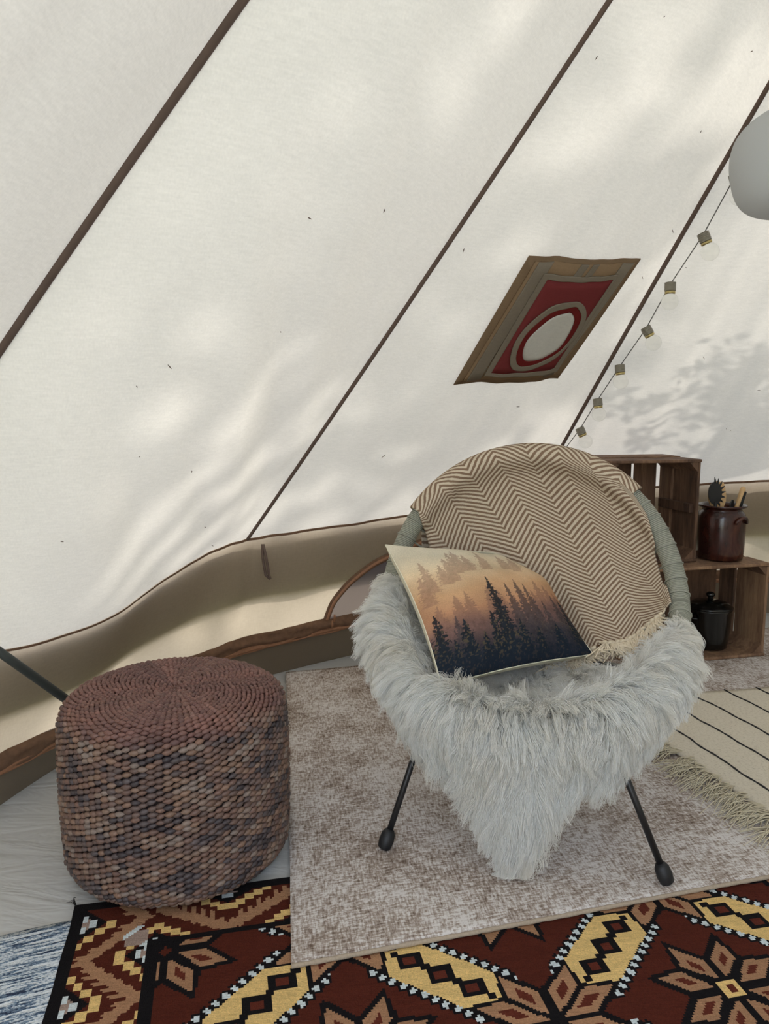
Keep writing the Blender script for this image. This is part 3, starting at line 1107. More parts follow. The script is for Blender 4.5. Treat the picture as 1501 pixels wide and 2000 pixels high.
def weave(rows, name):
    C, TX, TY, TN, SC, CO = [], [], [], [], [], []
    for s, N, ph, pitch in rows:
        r, z, dr, dz = pprof(s)
        a = (np.arange(N) + ph) / N * 2 * PI
        off = np.where(np.arange(N) % 2 == 0, .25, -.25) * pitch
        s2 = s + off
        r, z, dr, dz = pprof(s2)
        jit = rng.normal(size=(N, 3)) * .0007
        rad = np.stack([np.cos(a), np.sin(a), 0 * a], 1)
        tan = np.stack([-np.sin(a), np.cos(a), 0 * a], 1)
        dwn = rad * dr[:, None] + np.array([0, 0, 1.0]) * dz[:, None]
        nrm = np.cross(tan, dwn)
        nrm *= np.sign((nrm * rad).sum(1) * 1.0 + nrm[:, 2] * .6)[:, None]
        sl_ = math.tan(math.radians(9)) + rng.normal(size=N) * .09
        tx = tan - dwn * sl_[:, None]
        tx /= np.linalg.norm(tx, axis=1, keepdims=True)
        ty = np.cross(nrm, tx)
        C.append(np.stack([r * np.cos(a), r * np.sin(a), z], 1) + jit - nrm * .002)
        TX.append(tx)
        TY.append(ty)
        TN.append(nrm)
        w = 2 * PI * np.maximum(r, .004) / N
        SC.append(np.stack([w * .70, np.full(N, pitch * .54), np.full(N, .0062)], 1) * rng.uniform(.9, 1.12, (N, 1)))
        # colours: red-brown with darker, greyer and blue-black streaks along the strands
        run = fbm(np.cos(a) * 5 + z * 2 + 9, np.sin(a) * 5 + z * 34, 4, 3)
        pick = fbm(a * 4.0 + z * 11, z * 70 + 3, 9, 3) + rng.normal(size=N) * .07
        c = np.zeros((N, 3))
        topf = np.clip((z - (PH - .035)) / .03, 0, 1)[:, None]
        pal = np.array([lin(62, 54, 56), lin(88, 78, 78), lin(106, 86, 78), lin(114, 87, 76), lin(134, 106, 88), lin(134, 118, 108)])
        x = np.clip((pick - .26) / .48, 0, .999) * 5
        i0 = x.astype(int)
        fx = (x - i0)[:, None]
        c = pal[i0] * (1 - fx) + pal[np.minimum(i0 + 1, 5)] * fx
        ctop = np.array(lin(122, 82, 72)) * (.70 + .75 * run[:, None])
        c = c * (1 - topf * .75) + ctop * topf * .75
        c = c * rng.uniform(.84, 1.16, (N, 1))
        CO.append(c)
    C, TX, TY, TN, SC, CO = (np.concatenate(q) for q in (C, TX, TY, TN, SC, CO))
    V = C[:, None] + tv[None, :, 0, None] * (TX * SC[:, :1])[:, None] + tv[None, :, 1, None] * (TY * SC[:, 1:2])[:, None] + tv[None, :, 2, None] * (TN * SC[:, 2:3])[:, None]
    n = len(C)
    F = (tf[None] + (np.arange(n) * len(tv))[:, None, None]).reshape(-1, 4)
    # darker towards both ends where the strand dives under is real shade; the colour stays even
    o = mesh(name, V + np.array([PC[0], PC[1], ZB]), F, M['weave'], pouf, col=np.repeat(CO, len(tv), 0))
    o['kind'] = 'stuff'
    return o


M['weave'] = attr_mat('hyacinth_strand', .5, 420, .35, .45, vec=(1, 1, .5), dist=.002)
pit = .0112
rows_top, rows_side = [], []
s_edge = PR - .045 + .035
s = .004
i = 0
while s < sl[-1] - .02:
    r = np.interp(s, sl, prof[:, 0])
    N = 14 if r < .025 else 28 if r < .055 else 56 if r < .115 else 96
    (rows_top if s < s_edge else rows_side).append((s, N, 0, pit if s > s_edge else .0098))
    s += pit if s > s_edge else .0098
weave(rows_top, 'top_weave')
weave(rows_side, 'side_weave')

# ---- metal rod slanting behind the pouf
rod_b = np.array([-.555, 1.83, .012])
rod_m = np.array([-.744, 1.507, .396])
# ================================================================== CRATES AND CROCKERY
t = NT('old_crate_wood')
co = t.obj()
g = t.noise(co, 9, 5, .7, .8, (1.5, 1.5, .25))
g2 = t.noise(co, 60, 4, .7, 0, (1.2, 1.2, .15))
oi = t.new('ShaderNodeObjectInfo')
sm = t.math('ADD', t.math('ADD', t.math('MULTIPLY', g, .6), t.math('MULTIPLY', g2, .4)), t.math('MULTIPLY', t.math('SUBTRACT', oi.outputs['Random'], .5), .22))
t.link(t.ramp(sm, [(.30, lin(66, 46, 34)), (.52, lin(118, 88, 66)), (.75, lin(164, 130, 98))]), t.b.inputs['Base Color'])
t.b.inputs['Roughness'].default_value = .8
t.link(t.bump(sm, .4, .004), t.b.inputs['Normal'])
M['crate'] = t.m


def crate(c, yaw, W, D, H, label, side_slats, cleat=True):
    """c: front left bottom corner; opening towards -y local"""
    o = empty('wooden_crate', c, label, 'crate', 'old wooden fruit crates')
    ex = np.array([math.cos(yaw), math.sin(yaw), 0])
    ey = np.array([-math.sin(yaw), math.cos(yaw), 0])
    ez = np.array([0, 0, 1.0])
    c = np.array(c, float)
    th = .011

    def board(name, x, y, z, lx, ly, lz):
        V, F = boxgeo(c + ex * x + ey * y + ez * z, ex, ey, ez, lx, ly, lz, .0025)
        V = V + rng.normal(size=3) * .0006
        return mesh(name, V, F, M['crate'], o, smooth=False)
    g = .014
    # floor and lid boards run across
    for z in (0, H - th):
        w1 = D * .46
        board('plank', -.002, 0, z, W + .004, w1, th)
        board('plank', 0, w1 + .012, z, W, D - w1 - .012, th)
    # back slats stand upright, with gaps between
    nb = 3
    bw = (W - 2 * th - g * (nb + 1)) / nb
    for i in range(nb):
        board('slat', th + g + i * (bw + g), D - th, th, bw, th, H - 2 * th)
    # sides: upright boards with a gap
    for x in (0, W - th):
        w1 = D * .60
        board('side_board', x, .004, th, th, w1 - .004, H - 2 * th)
        board('side_board', x, w1 + .013, th, th, D - w1 - .013 - th * .5, H - 2 * th)
    if cleat:
        for x in (th, W - th - .016):
            board('cleat', x, .02, H * .47, .016, D - .05, .034)
    # triangular corner blocks
    for x, sx in ((th, 1), (W - th, -1)):
        for z, sz in ((th, 1), (H - th, -1)):
            q = [c + ex * x + ez * z, c + ex * (x + sx * .036) + ez * z, c + ex * x + ez * (z + sz * .036)]
            V = np.array([p + ey * d for d in (.006, D - th - .004) for p in q])
            mesh('corner_block', V, [[0, 1, 2], [5, 4, 3], [0, 3, 4, 1], [1, 4, 5, 2], [2, 5, 3, 0]], M['crate'], o, smooth=False)
    return o, ex, ey


YC = math.radians(13)
lowc = np.array([1.385, 2.70, .0155]) - np.array([math.cos(YC), math.sin(YC), 0]) * .54
lc, lex, ley = crate(lowc, YC, .54, .27, .345, 'lower wooden crate on the carpet holding the black pot', 2, False)
upc = np.array([1.123, 2.715, .362]) - np.array([math.cos(YC), math.sin(YC), 0]) * .36
uc, _, _ = crate(upc, YC, .36, .25, .372, 'upper wooden crate standing on end behind the round chair', 2, True)

# ---- black enamel pot with lid
M['enamel'] = simple('black_enamel', lin(16, 18, 17), .18, 0, .6)
pp_ = lowc + lex * .385 + ley * .115
pc = (pp_[0], pp_[1], .0275)
pot = empty('black_pot', pc, 'black enamel lidded pot inside the lower crate', 'pot')
lathe('body', [(.001, .001), (.058, .001), (.066, .006), (.071, .03), (.077, .14), (.080, .146), (.080, .150), (.075, .150), (.071, .135), (.001, .13)], pc, M['enamel'], pot, 40)
lid = lathe('lid', [(.001, .148), (.079, .150), (.082, .154), (.079, .158), (.060, .170), (.030, .178), (.001, .180)], pc, M['enamel'], pot, 40)
lathe('knob', [(.001, .178), (.010, .179), (.008, .188), (.015, .195), (.016, .202), (.009, .208), (.001, .209)], pc, M['enamel'], lid, 20)
for s in (-1, 1):
    a0 = .3 if s > 0 else PI + .3
    d = np.array([math.cos(a0), math.sin(a0), 0])
    n_ = np.array([-d[1], d[0], 0])
    hp = [np.array(pc) + d * .074 + n_ * q * .026 + d * (.020 * math.cos(q * PI / 2)) + [0, 0, .118] for q in np.linspace(-1, 1, 9)]
    tube('handle', hp, .0045, M['enamel'], pot)

# ---- brown glazed crock
t = NT('brown_glaze')
co = t.obj()
n1 = t.noise(co, 14, 5, .6, 1.2, (1, 1, .5))
t.link(t.ramp(n1, [(.3, lin(34, 18, 16)), (.55, lin(62, 30, 23)), (.8, lin(96, 54, 38))]), t.b.inputs['Base Color'])
t.b.inputs['Roughness'].default_value = .22
t.link(t.bump(t.noise(co, 30, 3), .15, .004), t.b.inputs['Normal'])
M['glaze'] = t.m
jp = lowc + lex * .412 + ley * .115
jc = np.array([jp[0], jp[1], .3622])
jar = empty('stoneware_crock', jc, 'brown glazed stoneware crock holding kitchen utensils on the lower crate', 'crock')
lathe('body', [(.001, .001), (.074, .001), (.079, .006), (.082, .03), (.083, .10), (.082, .155), (.078, .170), (.070, .178), (.068, .184), (.072, .189), (.083, .193), (.085, .198), (.082, .201), (.070, .198), (.066, .185), (.070, .16), (.070, .02), (.001, .015)], jc, M['glaze'], jar, 48)
for a0 in (math.radians(-62), math.radians(118)):
    d = np.array([math.cos(a0), math.sin(a0), 0])
    n_ = np.array([-d[1], d[0], 0])
    hp = [jc + d * (.082 + .012 * math.cos(q * PI / 2)) + n_ * q * .030 + [0, 0, .162 - .022 * q * q] for q in np.linspace(-1, 1, 11)]
    tube('handle', hp, .0065, M['glaze'], jar)


def utensil(name, top, foot, label, build):
    o = empty(name, jc + np.array(foot), label, 'utensil', 'kitchen utensils in the crock')
    build(o, jc + np.array(foot), jc + np.array(top))
    return o


def flat_head(name, c, ux, uy, uz, outline, th, mat, parent):
    """an extruded outline in the plane (ux, uy), thickness along uz"""
    pts = np.array(outline, float)
    n = len(pts)
    A = c + pts[:, :1] * ux + pts[:, 1:] * uy
    V = np.concatenate([A - uz * th / 2, A + uz * th / 2])
    F = [list(range(n))[::-1], list(range(n, 2 * n))] + [[i, (i + 1) % n, n + (i + 1) % n, n + i] for i in range(n)]
    return mesh(name, V, F, mat, parent, smooth=False)


UX, UZ_ = np.array([1.0, 0, 0]), np.array([0, 0, 1.0])


def spoon(o, a, b, w, hl, mat=None):
    mat = mat or M['utensil_wood']
    d = (b - a) / np.linalg.norm(b - a)
    tube('handle', [a, a + (b - a) * .5, b - d * hl], [.005, .0055, .006], mat, o)
    sx = np.cross(d, [0, 1, 0])
    sx /= np.linalg.norm(sx)
    q = np.linspace(0, 2 * PI, 20, endpoint=False)
    flat_head('head', b - d * hl * .5, sx, d, np.cross(sx, d), np.c_[w * np.cos(q), hl * .55 * np.sin(q)], .009, mat, o)


utensil('wooden_spoon', (.004, .030, .276), (.0, .01, .02), 'pale wooden spoon standing in the crock between fork and spatula', lambda o, a, b: spoon(o, a, b, .016, .10))
utensil('wooden_spoon', (-.018, .018, .278), (-.01, -.01, .02), 'broad wooden spoon behind the black pasta fork in the crock', lambda o, a, b: spoon(o, a, b, .032, .10))


def pasta_fork(o, a, b):
    d = (b - a) / np.linalg.norm(b - a)
    tube('handle', [a, a + (b - a) * .5, b - d * .05], [.005, .005, .006], M['dark'], o)
    sx = np.cross(d, [0, 1, 0])
    sx /= np.linalg.norm(sx)
    sx = -sx
    n_ = np.cross(sx, d)
    q = np.linspace(0, 2 * PI, 26, endpoint=False)
    hd = flat_head('head', b - d * .018, sx, d, n_, np.c_[.024 * np.cos(q), .042 * np.sin(q)], .006, M['dark'], o)
    for k in range(8):
        an = math.radians(-62 + k * 21)
        dirr = sx * math.cos(an) + d * math.sin(an)
        p0 = b - d * .018 + sx * .021 * math.cos(an) + d * .037 * math.sin(an)
        tube('tooth', [p0, p0 + dirr * .010 - n_ * .002, p0 + dirr * .021 - n_ * .008], [.0048, .0036, .0010], M['dark'], o, k=6)


utensil('pasta_fork', (-.046, -.034, .262), (-.02, -.02, .02), 'black toothed pasta fork standing in the crock', pasta_fork)


def spatula(o, a, b):
    d = (b - a) / np.linalg.norm(b - a)
    sx = np.cross(d, [0, 1, 0])
    sx /= np.linalg.norm(sx)
    n_ = np.cross(sx, d)
    tube('handle', [a, b - d * .07, b - d * .008, b], [.006, .009, .0105, .006], M['utensil_wood'], o)
    flat_head('inlay', b - d * .040 - sx * .008, sx, d, n_, [(-.005, -.045), (.005, -.045), (.005, .028), (-.005, .024)], .017, M['dark'], o)


utensil('spatula', (.064, -.02, .266), (.01, .0, .02), 'wooden utensil handle with black inlay leaning right in the crock', spatula)
utensil('wooden_spoon', (.045, .02, .212), (.02, .01, .02), 'short dark utensil stub behind the leaning handle in the crock', lambda o, a, b: spoon(o, a, b, .006, .04, M['dark']))

# ---- chair frame geometry
CC = np.array([.344, 1.778, .476])
CWD, QB, QF = .336, .358, .425
YAW = .217
SD = np.array([math.cos(YAW), -math.sin(YAW), 0])
BK = np.array([math.sin(YAW), math.cos(YAW), 0])
UPV = np.array([0, 0, 1.0])
_Q = np.linspace(-.6, .6, 241)
_t = np.clip((_Q + .026) / .4 + .5, 0, 1)
_th = .183 + (1.191 - .183) * _t * _t * (3 - 2 * _t) + .20 * np.clip((-_Q - .10) / .15, 0, 1)
_B = np.cumsum(np.cos(_th)) * .005
_Z = np.cumsum(np.sin(_th)) * .005
_B -= np.interp(0, _Q, _B)
_Z -= np.interp(0, _Q, _Z)


def shell(p, q, off=0.0, D=.13):
    """the seat shell: p across, q along the seat from front to back, off = height over the shell"""
    p, q, off = np.broadcast_arrays(np.asarray(p, float), np.asarray(q, float), np.asarray(off, float))
    b, z, th = np.interp(q, _Q, _B), np.interp(q, _Q, _Z), np.interp(q, _Q, _th)
    rho2 = (p / CWD) ** 2 + (q / np.where(q > 0, QB, QF)) ** 2
    d = -D * np.clip(1 - rho2, 0, 1) ** .75 + off
    return CC + p[..., None] * SD + (b - d * np.sin(th))[..., None] * BK + (z + d * np.cos(th))[..., None] * UPV


def rim(al, rho=1.0, off=0.0):
    al = np.asarray(al, float)
    sn = np.sin(al)
    return shell(CWD * rho * np.cos(al), np.where(sn > 0, QB, QF) * rho * sn, off)


chair = empty('round_chair', (.30, 1.72, .0145), 'round sage green corded lounge chair on thin black legs', 'chair')
# rope-wrapped hoop
t = NT('sage_cord')
uv = t.uv()
sx_ = t.new('ShaderNodeSeparateXYZ')
t.link(uv, sx_.inputs[0])
wv = t.math('SINE', t.math('MULTIPLY', sx_.outputs[0], 2 * PI / .0042))
n = t.noise(t.obj(), 30, 3)
t.link(t.mix(t.math('MULTIPLY', t.math('ADD', wv, 1), .5), lin(122, 122, 108), lin(170, 170, 154)), t.b.inputs['Base Color'])
t.b.inputs['Roughness'].default_value = .65
t.link(t.bump(wv, .6, .0015), t.b.inputs['Normal'])
M['cord'] = t.m
M['cord_plain'] = simple('sage_cord_plain', lin(152, 152, 138), .6)
TR_ = .0235
na_, kk = 240, 14
al = np.linspace(0, 2 * PI, na_, endpoint=False)
RC = rim(al)
T_ = np.roll(RC, -1, 0) - np.roll(RC, 1, 0)
T_ /= np.linalg.norm(T_, axis=1, keepdims=True)
inw = shell(0, -.03, -.02)[None] - RC
inw -= T_ * (inw * T_).sum(1, keepdims=True)
inw /= np.linalg.norm(inw, axis=1, keepdims=True)
nr = np.cross(T_, inw)
nr *= np.sign(nr[:, 2:3])
aa = np.linspace(0, 2 * PI, kk, endpoint=False)
rad_ = TR_ * (1 + .012 * np.sin(np.arange(na_) * 2.1))
G = RC[:, None] + rad_[:, None, None] * (np.cos(aa)[None, :, None] * inw[:, None] + np.sin(aa)[None, :, None] * nr[:, None])
# seam-safe uv: arc length
dl = np.r_[0, np.cumsum(np.linalg.norm(np.diff(RC, axis=0), axis=1))]
uvh = np.stack(np.meshgrid(dl, aa / (2 * PI), indexing='ij'), -1)
hoop = mesh('hoop', G, gridfaces(na_, kk, True, True), M['cord'], chair, uv=uvh)
# cords from the hoop to the seat
for i in range(56):
    a_ = 2 * PI * (i + .5) / 56
    f = np.linspace(1.0, .10, 14)
    P = np.array([rim(a_, q, 0.0) for q in f])
    P[0] = P[0]
    P2 = np.array([rim(a_ + .018, q, 0.0) for q in f])
    tube('seat_cord', P, .0026, M['cord_plain'], chair, k=5)
    # binding where the cord is tied round the hoop
    j = int((a_ / (2 * PI)) * na_) % na_
    bnd = RC[j] + (TR_ + .0012) * (np.cos(np.linspace(0, 2 * PI, 15))[:, None] * inw[j] + np.sin(np.linspace(0, 2 * PI, 15))[:, None] * nr[j])
    bo = tube('cord_binding', bnd, .0016, M['cord_plain'], hoop, k=5)
hub = shell(.12 * .1 * 0, 0.0, 0)
ringp = np.array([rim(a_, .12, -.004) for a_ in np.linspace(0, 2 * PI, 25)])
tube('centre_ring', ringp, .006, M['black_metal'], chair, k=8)
# legs
FZ = .0145
feet = [np.array([-.0026, 1.472, FZ]), np.array([.543, 1.357, FZ])]
legtop = [rim(math.radians(228), .80, -.012), rim(math.radians(312), .80, -.012)]
legtop[0] = feet[0] + np.array([.115, .12, .30])
legtop[1] = feet[1] + np.array([-.115, .075, .30])
rear = [feet[0] + BK * .50 + SD * .02, feet[1] + BK * .50 - SD * .02]
reart = [rear[0] + np.array([.10, -.14, .30]), rear[1] + np.array([-.09, -.12, .30])]
for ft, tp in zip(feet + rear, legtop + reart):
    d = (tp - ft) / np.linalg.norm(tp - ft)
    lg = tube('leg', [ft + d * .03, (ft + tp) / 2, tp], .0068, M['black_metal'], chair, k=10)
    q = [ft + [0, 0, .0005], ft + d * .004, ft + d * .018, ft + d * .034, ft + d * .042]
    tube('rubber_foot', q, [.008, .013, .0155, .014, .009], M['rubber'], lg, k=14)
# under-seat ring that joins the legs
corners = [legtop[0], legtop[1], reart[1], reart[0]]
ctr = sum(corners) / 4
rp = []
for q in np.linspace(0, 4, 48):
    i = int(q) % 4
    f = q - int(q)
    v = corners[i] * (1 - f) + corners[(i + 1) % 4] * f
    rp.append(ctr + (v - ctr) * (1 + .16 * math.sin(PI * f)))
tube('under_ring', rp, .007, M['black_metal'], chair, k=8)
for a_ in (60, 120, 225, 315):
    p1 = rim(math.radians(a_), 1.0, -.02)
    k_ = min(range(48), key=lambda i: np.linalg.norm(rp[i][:2] - p1[:2]))
    tube('stay', [rp[k_], rim(math.radians(a_), .55, -.05), rim(math.radians(a_), .8, -.045), p1], .006, M['black_metal'], chair, k=8)

# ================================================================== SHEEPSKIN
SKL = [(179, .03), (188, .07), (200, .085), (222, .085), (240, .10), (252, .16), (259, .235), (265, .27), (271, .275), (277, .255), (283, .20), (290, .13), (305, .085), (330, .08), (340, .075), (347, .04)]
INL = [(179, .30), (215, .55), (245, .85), (290, .85), (318, .60), (332, .22), (347, .06)]
HA0, HA1 = 180, 347


def hide_path(adeg, n_in=12, n_rim=8, n_out=14):
    a = math.radians(adeg)
    L = np.interp(adeg, [x for x, _ in SKL], [y for _, y in SKL])
    I_ = np.interp(adeg, [x for x, _ in INL], [y for _, y in INL])
    c = rim(a)
    t_ = rim(a + .01) - rim(a - .01)
    t_ /= np.linalg.norm(t_)
    outd = np.cross(t_, UPV)
    outd /= np.linalg.norm(outd)
    if outd @ (c - CC) < 0:
        outd = -outd
    R1 = TR_ + .009
    pts = [rim(a, 1 - I_ * q, .016 + .010 * math.sin(PI * min(1, q))) for q in np.linspace(1, .14, n_in)]
    inner_dir = pts[-1] - c
    a0 = math.atan2(inner_dir[2], inner_dir @ outd)
    if a0 < 0:
        a0 += 2 * PI
    a0 = min(max(a0, .6), PI)
    for q in np.linspace(a0, 0, n_rim):
        pts.append(c + outd * R1 * math.cos(q) + UPV * R1 * math.sin(q))
    side = np.array([-.10 if adeg < 268 else .10])
    for q in np.linspace(0, 1, n_out + 1)[1:]:
        pull = (adeg - 269) / 40.0
        mid_in = -SD * (.55 * pull * L * q ** 1.3) * (1 if abs(adeg - 269) < 28 else 0.35)
        pts.append(c + outd * (R1 - .012 * q) - UPV * (L * q) + mid_in * 1.0)
    return np.array(pts)


NA = 150
HP = np.array([hide_path(x) for x in np.linspace(HA0, HA1, NA)])
skin = empty('sheepskin', (.26, 1.40, .02), 'long-haired white sheepskin draped over the front of the chair', 'sheepskin')
M['hide'] = simple('sheep_hide', lin(214, 206, 190), .95)
HN = np.cross(np.gradient(HP, axis=0), np.gradient(HP, axis=1))
HN /= np.linalg.norm(HN, axis=-1, keepdims=True) + 1e-9
cen = CC + np.array([0, 0, .02])
# make normals point out of the fur side (up / outwards)
mid_j = HP.shape[1] // 2
if (HN[NA // 2, 14] @ UPV) < 0:
    HN = -HN
sheet('hide', HP, .006, M['hide'], skin, nrm=HN)

# fur: grown as hair strands from the hide
NST = 110000
e1 = HP[1:, :-1] - HP[:-1, :-1]
e2 = HP[:-1, 1:] - HP[:-1, :-1]
area = np.linalg.norm(np.cross(e1, e2), axis=-1)
nI, nJ = area.shape
jj = np.arange(nJ)
dens = np.where(jj < 10, .75, 1.15)[None] * np.ones((nI, 1))
pr = (area * dens).ravel()
pr /= pr.sum()


def sample(n, rg):
    c = rg.choice(len(pr), n, p=pr)
    i, j = c // nJ, c % nJ
    fu, fv = rg.random(n), rg.random(n)
    bil = lambda A: (A[i, j] * ((1 - fu) * (1 - fv))[:, None] + A[i + 1, j] * (fu * (1 - fv))[:, None] + A[i, j + 1] * ((1 - fu) * fv)[:, None] + A[i + 1, j + 1] * (fu * fv)[:, None])
    P = bil(HP)
    N = bil(HN)
    N /= np.linalg.norm(N, axis=1, keepdims=True)
    D = HP[i, j + 1] - HP[i, j]
    D /= np.linalg.norm(D, axis=1, keepdims=True) + 1e-9
    A = HP[i + 1, j] - HP[i, j]
    A /= np.linalg.norm(A, axis=1, keepdims=True) + 1e-9
    return P, N, D, A, i + fu, j + fv


rg = np.random.default_rng(11)
NC = 4200
cP, cN, cD, cA, cI, cJ = sample(NC, rg)
NP_ = 8


def grow(P, N, D, A, I, J, rg, jitter):
    n = len(P)
    inner = np.clip((11 - J) / 7, 0, 1)
    swirl = (noise2(I * .14, J * .30, 3) - .5) * 2.2 + (noise2(I * .33, J * .5, 6) - .5) * 1.1
    L = .068 * rg.uniform(.7, 1.3, n) * (1 - .50 * inner)
    L = L * np.clip(np.minimum(I, NA - 1 - I) / 14, .45, 1)
    d0 = N * (.50 + .1 * inner)[:, None] + D * (.75 - .55 * inner)[:, None] + A * (swirl * .45)[:, None] + rg.normal(size=(n, 3)) * jitter
    d0 /= np.linalg.norm(d0, axis=1, keepdims=True)
    d1 = N * (-.02 + .25 * inner)[:, None] + D * (1.0 - .5 * inner)[:, None] + A * (swirl * .75)[:, None] - UPV * (.55 - .2 * inner)[:, None] + rg.normal(size=(n, 3)) * jitter * 1.2
    d1 /= np.linalg.norm(d1, axis=1, keepdims=True)
    pts = np.zeros((n, NP_, 3))
    pts[:, 0] = P
    wig = rg.normal(size=(n, 3)) * .0022
    ph = rg.random(n) * 6
    for k in range(1, NP_):
        f = k / (NP_ - 1)
        d = d0 * (1 - f) + d1 * f
        d /= np.linalg.norm(d, axis=1, keepdims=True)
        pts[:, k] = pts[:, k - 1] + d * (L / (NP_ - 1))[:, None] + wig * np.cos(ph + f * 5)[:, None]
    return pts


guides = grow(cP, cN, cD, cA, cI, cJ, rg, .20)
sP, sN, sDd, sA, sI, sJ = sample(NST, rg)
fur = grow(sP, sN, sDd, sA, sI, sJ, rg, .12)
kd = kdtree.KDTree(NC)
for i in range(NC):
    kd.insert(cP[i], i)
kd.balance()
near = np.array([kd.find(p)[1] for p in sP])
cl = rg.uniform(.45, .93, NST)
fk = (np.arange(NP_) / (NP_ - 1)) ** 1.25
fur = fur * (1 - (cl[:, None] * fk[None])[..., None]) + (guides[near] + (sP - cP[near])[:, None] * .16) * (cl[:, None] * fk[None])[..., None]
fur[..., 2] = np.maximum(fur[..., 2], .02)
keep = np.linalg.norm(fur[:, -1] - fur[:, 0], axis=1) < .12
# no hair grows through the cushion that presses on it
sc_ = 1.025
TLc, TRc, BRc, BLc = [np.array([0, 0, CAMZ]) + (np.array(p) - [0, 0, CAMZ]) * sc_ for p in ((.0018, 1.740, .604), (.375, 1.885, .560), (.462, 1.640, .376), (.1117, 1.440, .379))]
ax_, ay_ = ((TRc - TLc) + (BRc - BLc)) / 2, ((BLc - TLc) + (BRc - TRc)) / 2
az_ = np.cross(ax_, ay_)
az_ /= np.linalg.norm(az_)
if az_ @ (np.array([0, 0, CAMZ]) - TLc) < 0:
    az_ = -az_
rel = fur - TLc
ll = np.linalg.solve(np.stack([ax_, ay_, az_], 1), rel.reshape(-1, 3).T).T.reshape(fur.shape)
hit = ((ll[..., 0] > -.02) & (ll[..., 0] < 1) & (ll[..., 1] > 0) & (ll[..., 1] < 1.03) & (ll[..., 2] > -.035)).any(1)
keep &= ~hit
fur = fur[keep]
hc = bpy.data.hair_curves.new('fur')
hc.add_curves([NP_] * len(fur))
org = worldloc(skin)
hc.attributes['position'].data.foreach_set('vector', (fur - org).astype(np.float32).ravel())
ra = hc.attributes.get('radius') or hc.attributes.new('radius', 'FLOAT', 'POINT')
rv = np.linspace(.00050, .00016, NP_)
ra.data.foreach_set('value', np.tile(rv, len(fur)).astype(np.float32))
t = NT('white_fur')
t.n.remove(t.b)
hi = t.new('ShaderNodeHairInfo')
geo_n = t.noise(t.obj(), 9, 3)
colr = t.ramp(hi.outputs['Random'], [(0, lin(232, 230, 222)), (1, lin(252, 252, 249))])
colr = t.mix(t.ramp(geo_n, [(.45, (0, 0, 0)), (.75, (.6, .6, .6))]), colr, lin(238, 230, 214))
d_ = t.new('ShaderNodeBsdfDiffuse')
tr_ = t.new('ShaderNodeBsdfTranslucent')
gl = t.new('ShaderNodeBsdfGlossy', Roughness=.38)
t.link(colr, d_.inputs['Color'])
t.link(colr, tr_.inputs['Color'])
x1 = t.new('ShaderNodeMixShader', Fac=.34)
t.link(d_.outputs[0], x1.inputs[1])
t.link(tr_.outputs[0], x1.inputs[2])
x2 = t.new('ShaderNodeMixShader', Fac=.05)
t.link(x1.outputs[0], x2.inputs[1])
t.link(gl.outputs[0], x2.inputs[2])
t.link(x2.outputs[0], t.out.inputs['Surface'])
hc.materials.append(t.m)
fo = bpy.data.objects.new('fur', hc)
COL.objects.link(fo)
fo.parent = skin
fo['kind'] = 'stuff'

# ================================================================== THROW
t = NT('herringbone_cotton')
uv = t.uv()
sx_ = t.new('ShaderNodeSeparateXYZ')
t.link(uv, sx_.inputs[0])
u_, v_ = sx_.outputs[0], sx_.outputs[1]
wob = t.math('MULTIPLY', t.math('SUBTRACT', t.noise(uv, 90, 2), .5), .004)
tri = t.math('PINGPONG', t.math('ADD', t.math('SUBTRACT', u_, t.math('MULTIPLY', v_, .17)), 10.0), .060)
st = t.math('ADD', t.math('ADD', v_, t.math('MULTIPLY', tri, 1.0)), wob)
ph_ = t.math('FRACT', t.math('DIVIDE', t.math('ADD', st, 10.0), .0138))
edge = t.math('ABSOLUTE', t.math('SUBTRACT', ph_, .5))
cc = t.ramp(edge, [(.20, lin(138, 113, 93)), (.30, lin(214, 198, 174))])
yarn = t.noise(uv, 700, 2, .6)
t.link(t.mix(1.0, cc, t.ramp(yarn, [(.25, (.8, .8, .8)), (.75, (1.1, 1.1, 1.1))]), 'MULTIPLY'), t.b.inputs['Base Color'])
t.b.inputs['Roughness'].default_value = .95
t.b.inputs['Specular IOR Level'].default_value = .1
t.link(t.bump(t.math('ADD', t.math('MULTIPLY', edge, 1.2), t.math('MULTIPLY', yarn, .5)), .55, .003), t.b.inputs['Normal'])
M['throw'] = t.m
throw = empty('throw_blanket', tuple(rim(math.radians(80), 1.0)), 'brown and cream herringbone throw with knotted fringe over the chair back', 'blanket')
nuT, nvT, nback = 90, 80, 22
# border curves in seat coordinates (p, q)
aL, aR = math.radians(146.5), math.radians(46)


def curve(pts, n):
    pts = np.array(pts, float)
    d = np.r_[0, np.cumsum(np.hypot(*np.diff(pts, axis=0).T))]
    q = np.linspace(0, d[-1], n)
    o = np.c_[np.interp(q, d, pts[:, 0]), np.interp(q, d, pts[:, 1])]
    for _ in range(4):
        o[1:-1] = (o[:-2] + 2 * o[1:-1] + o[2:]) / 4
    return o


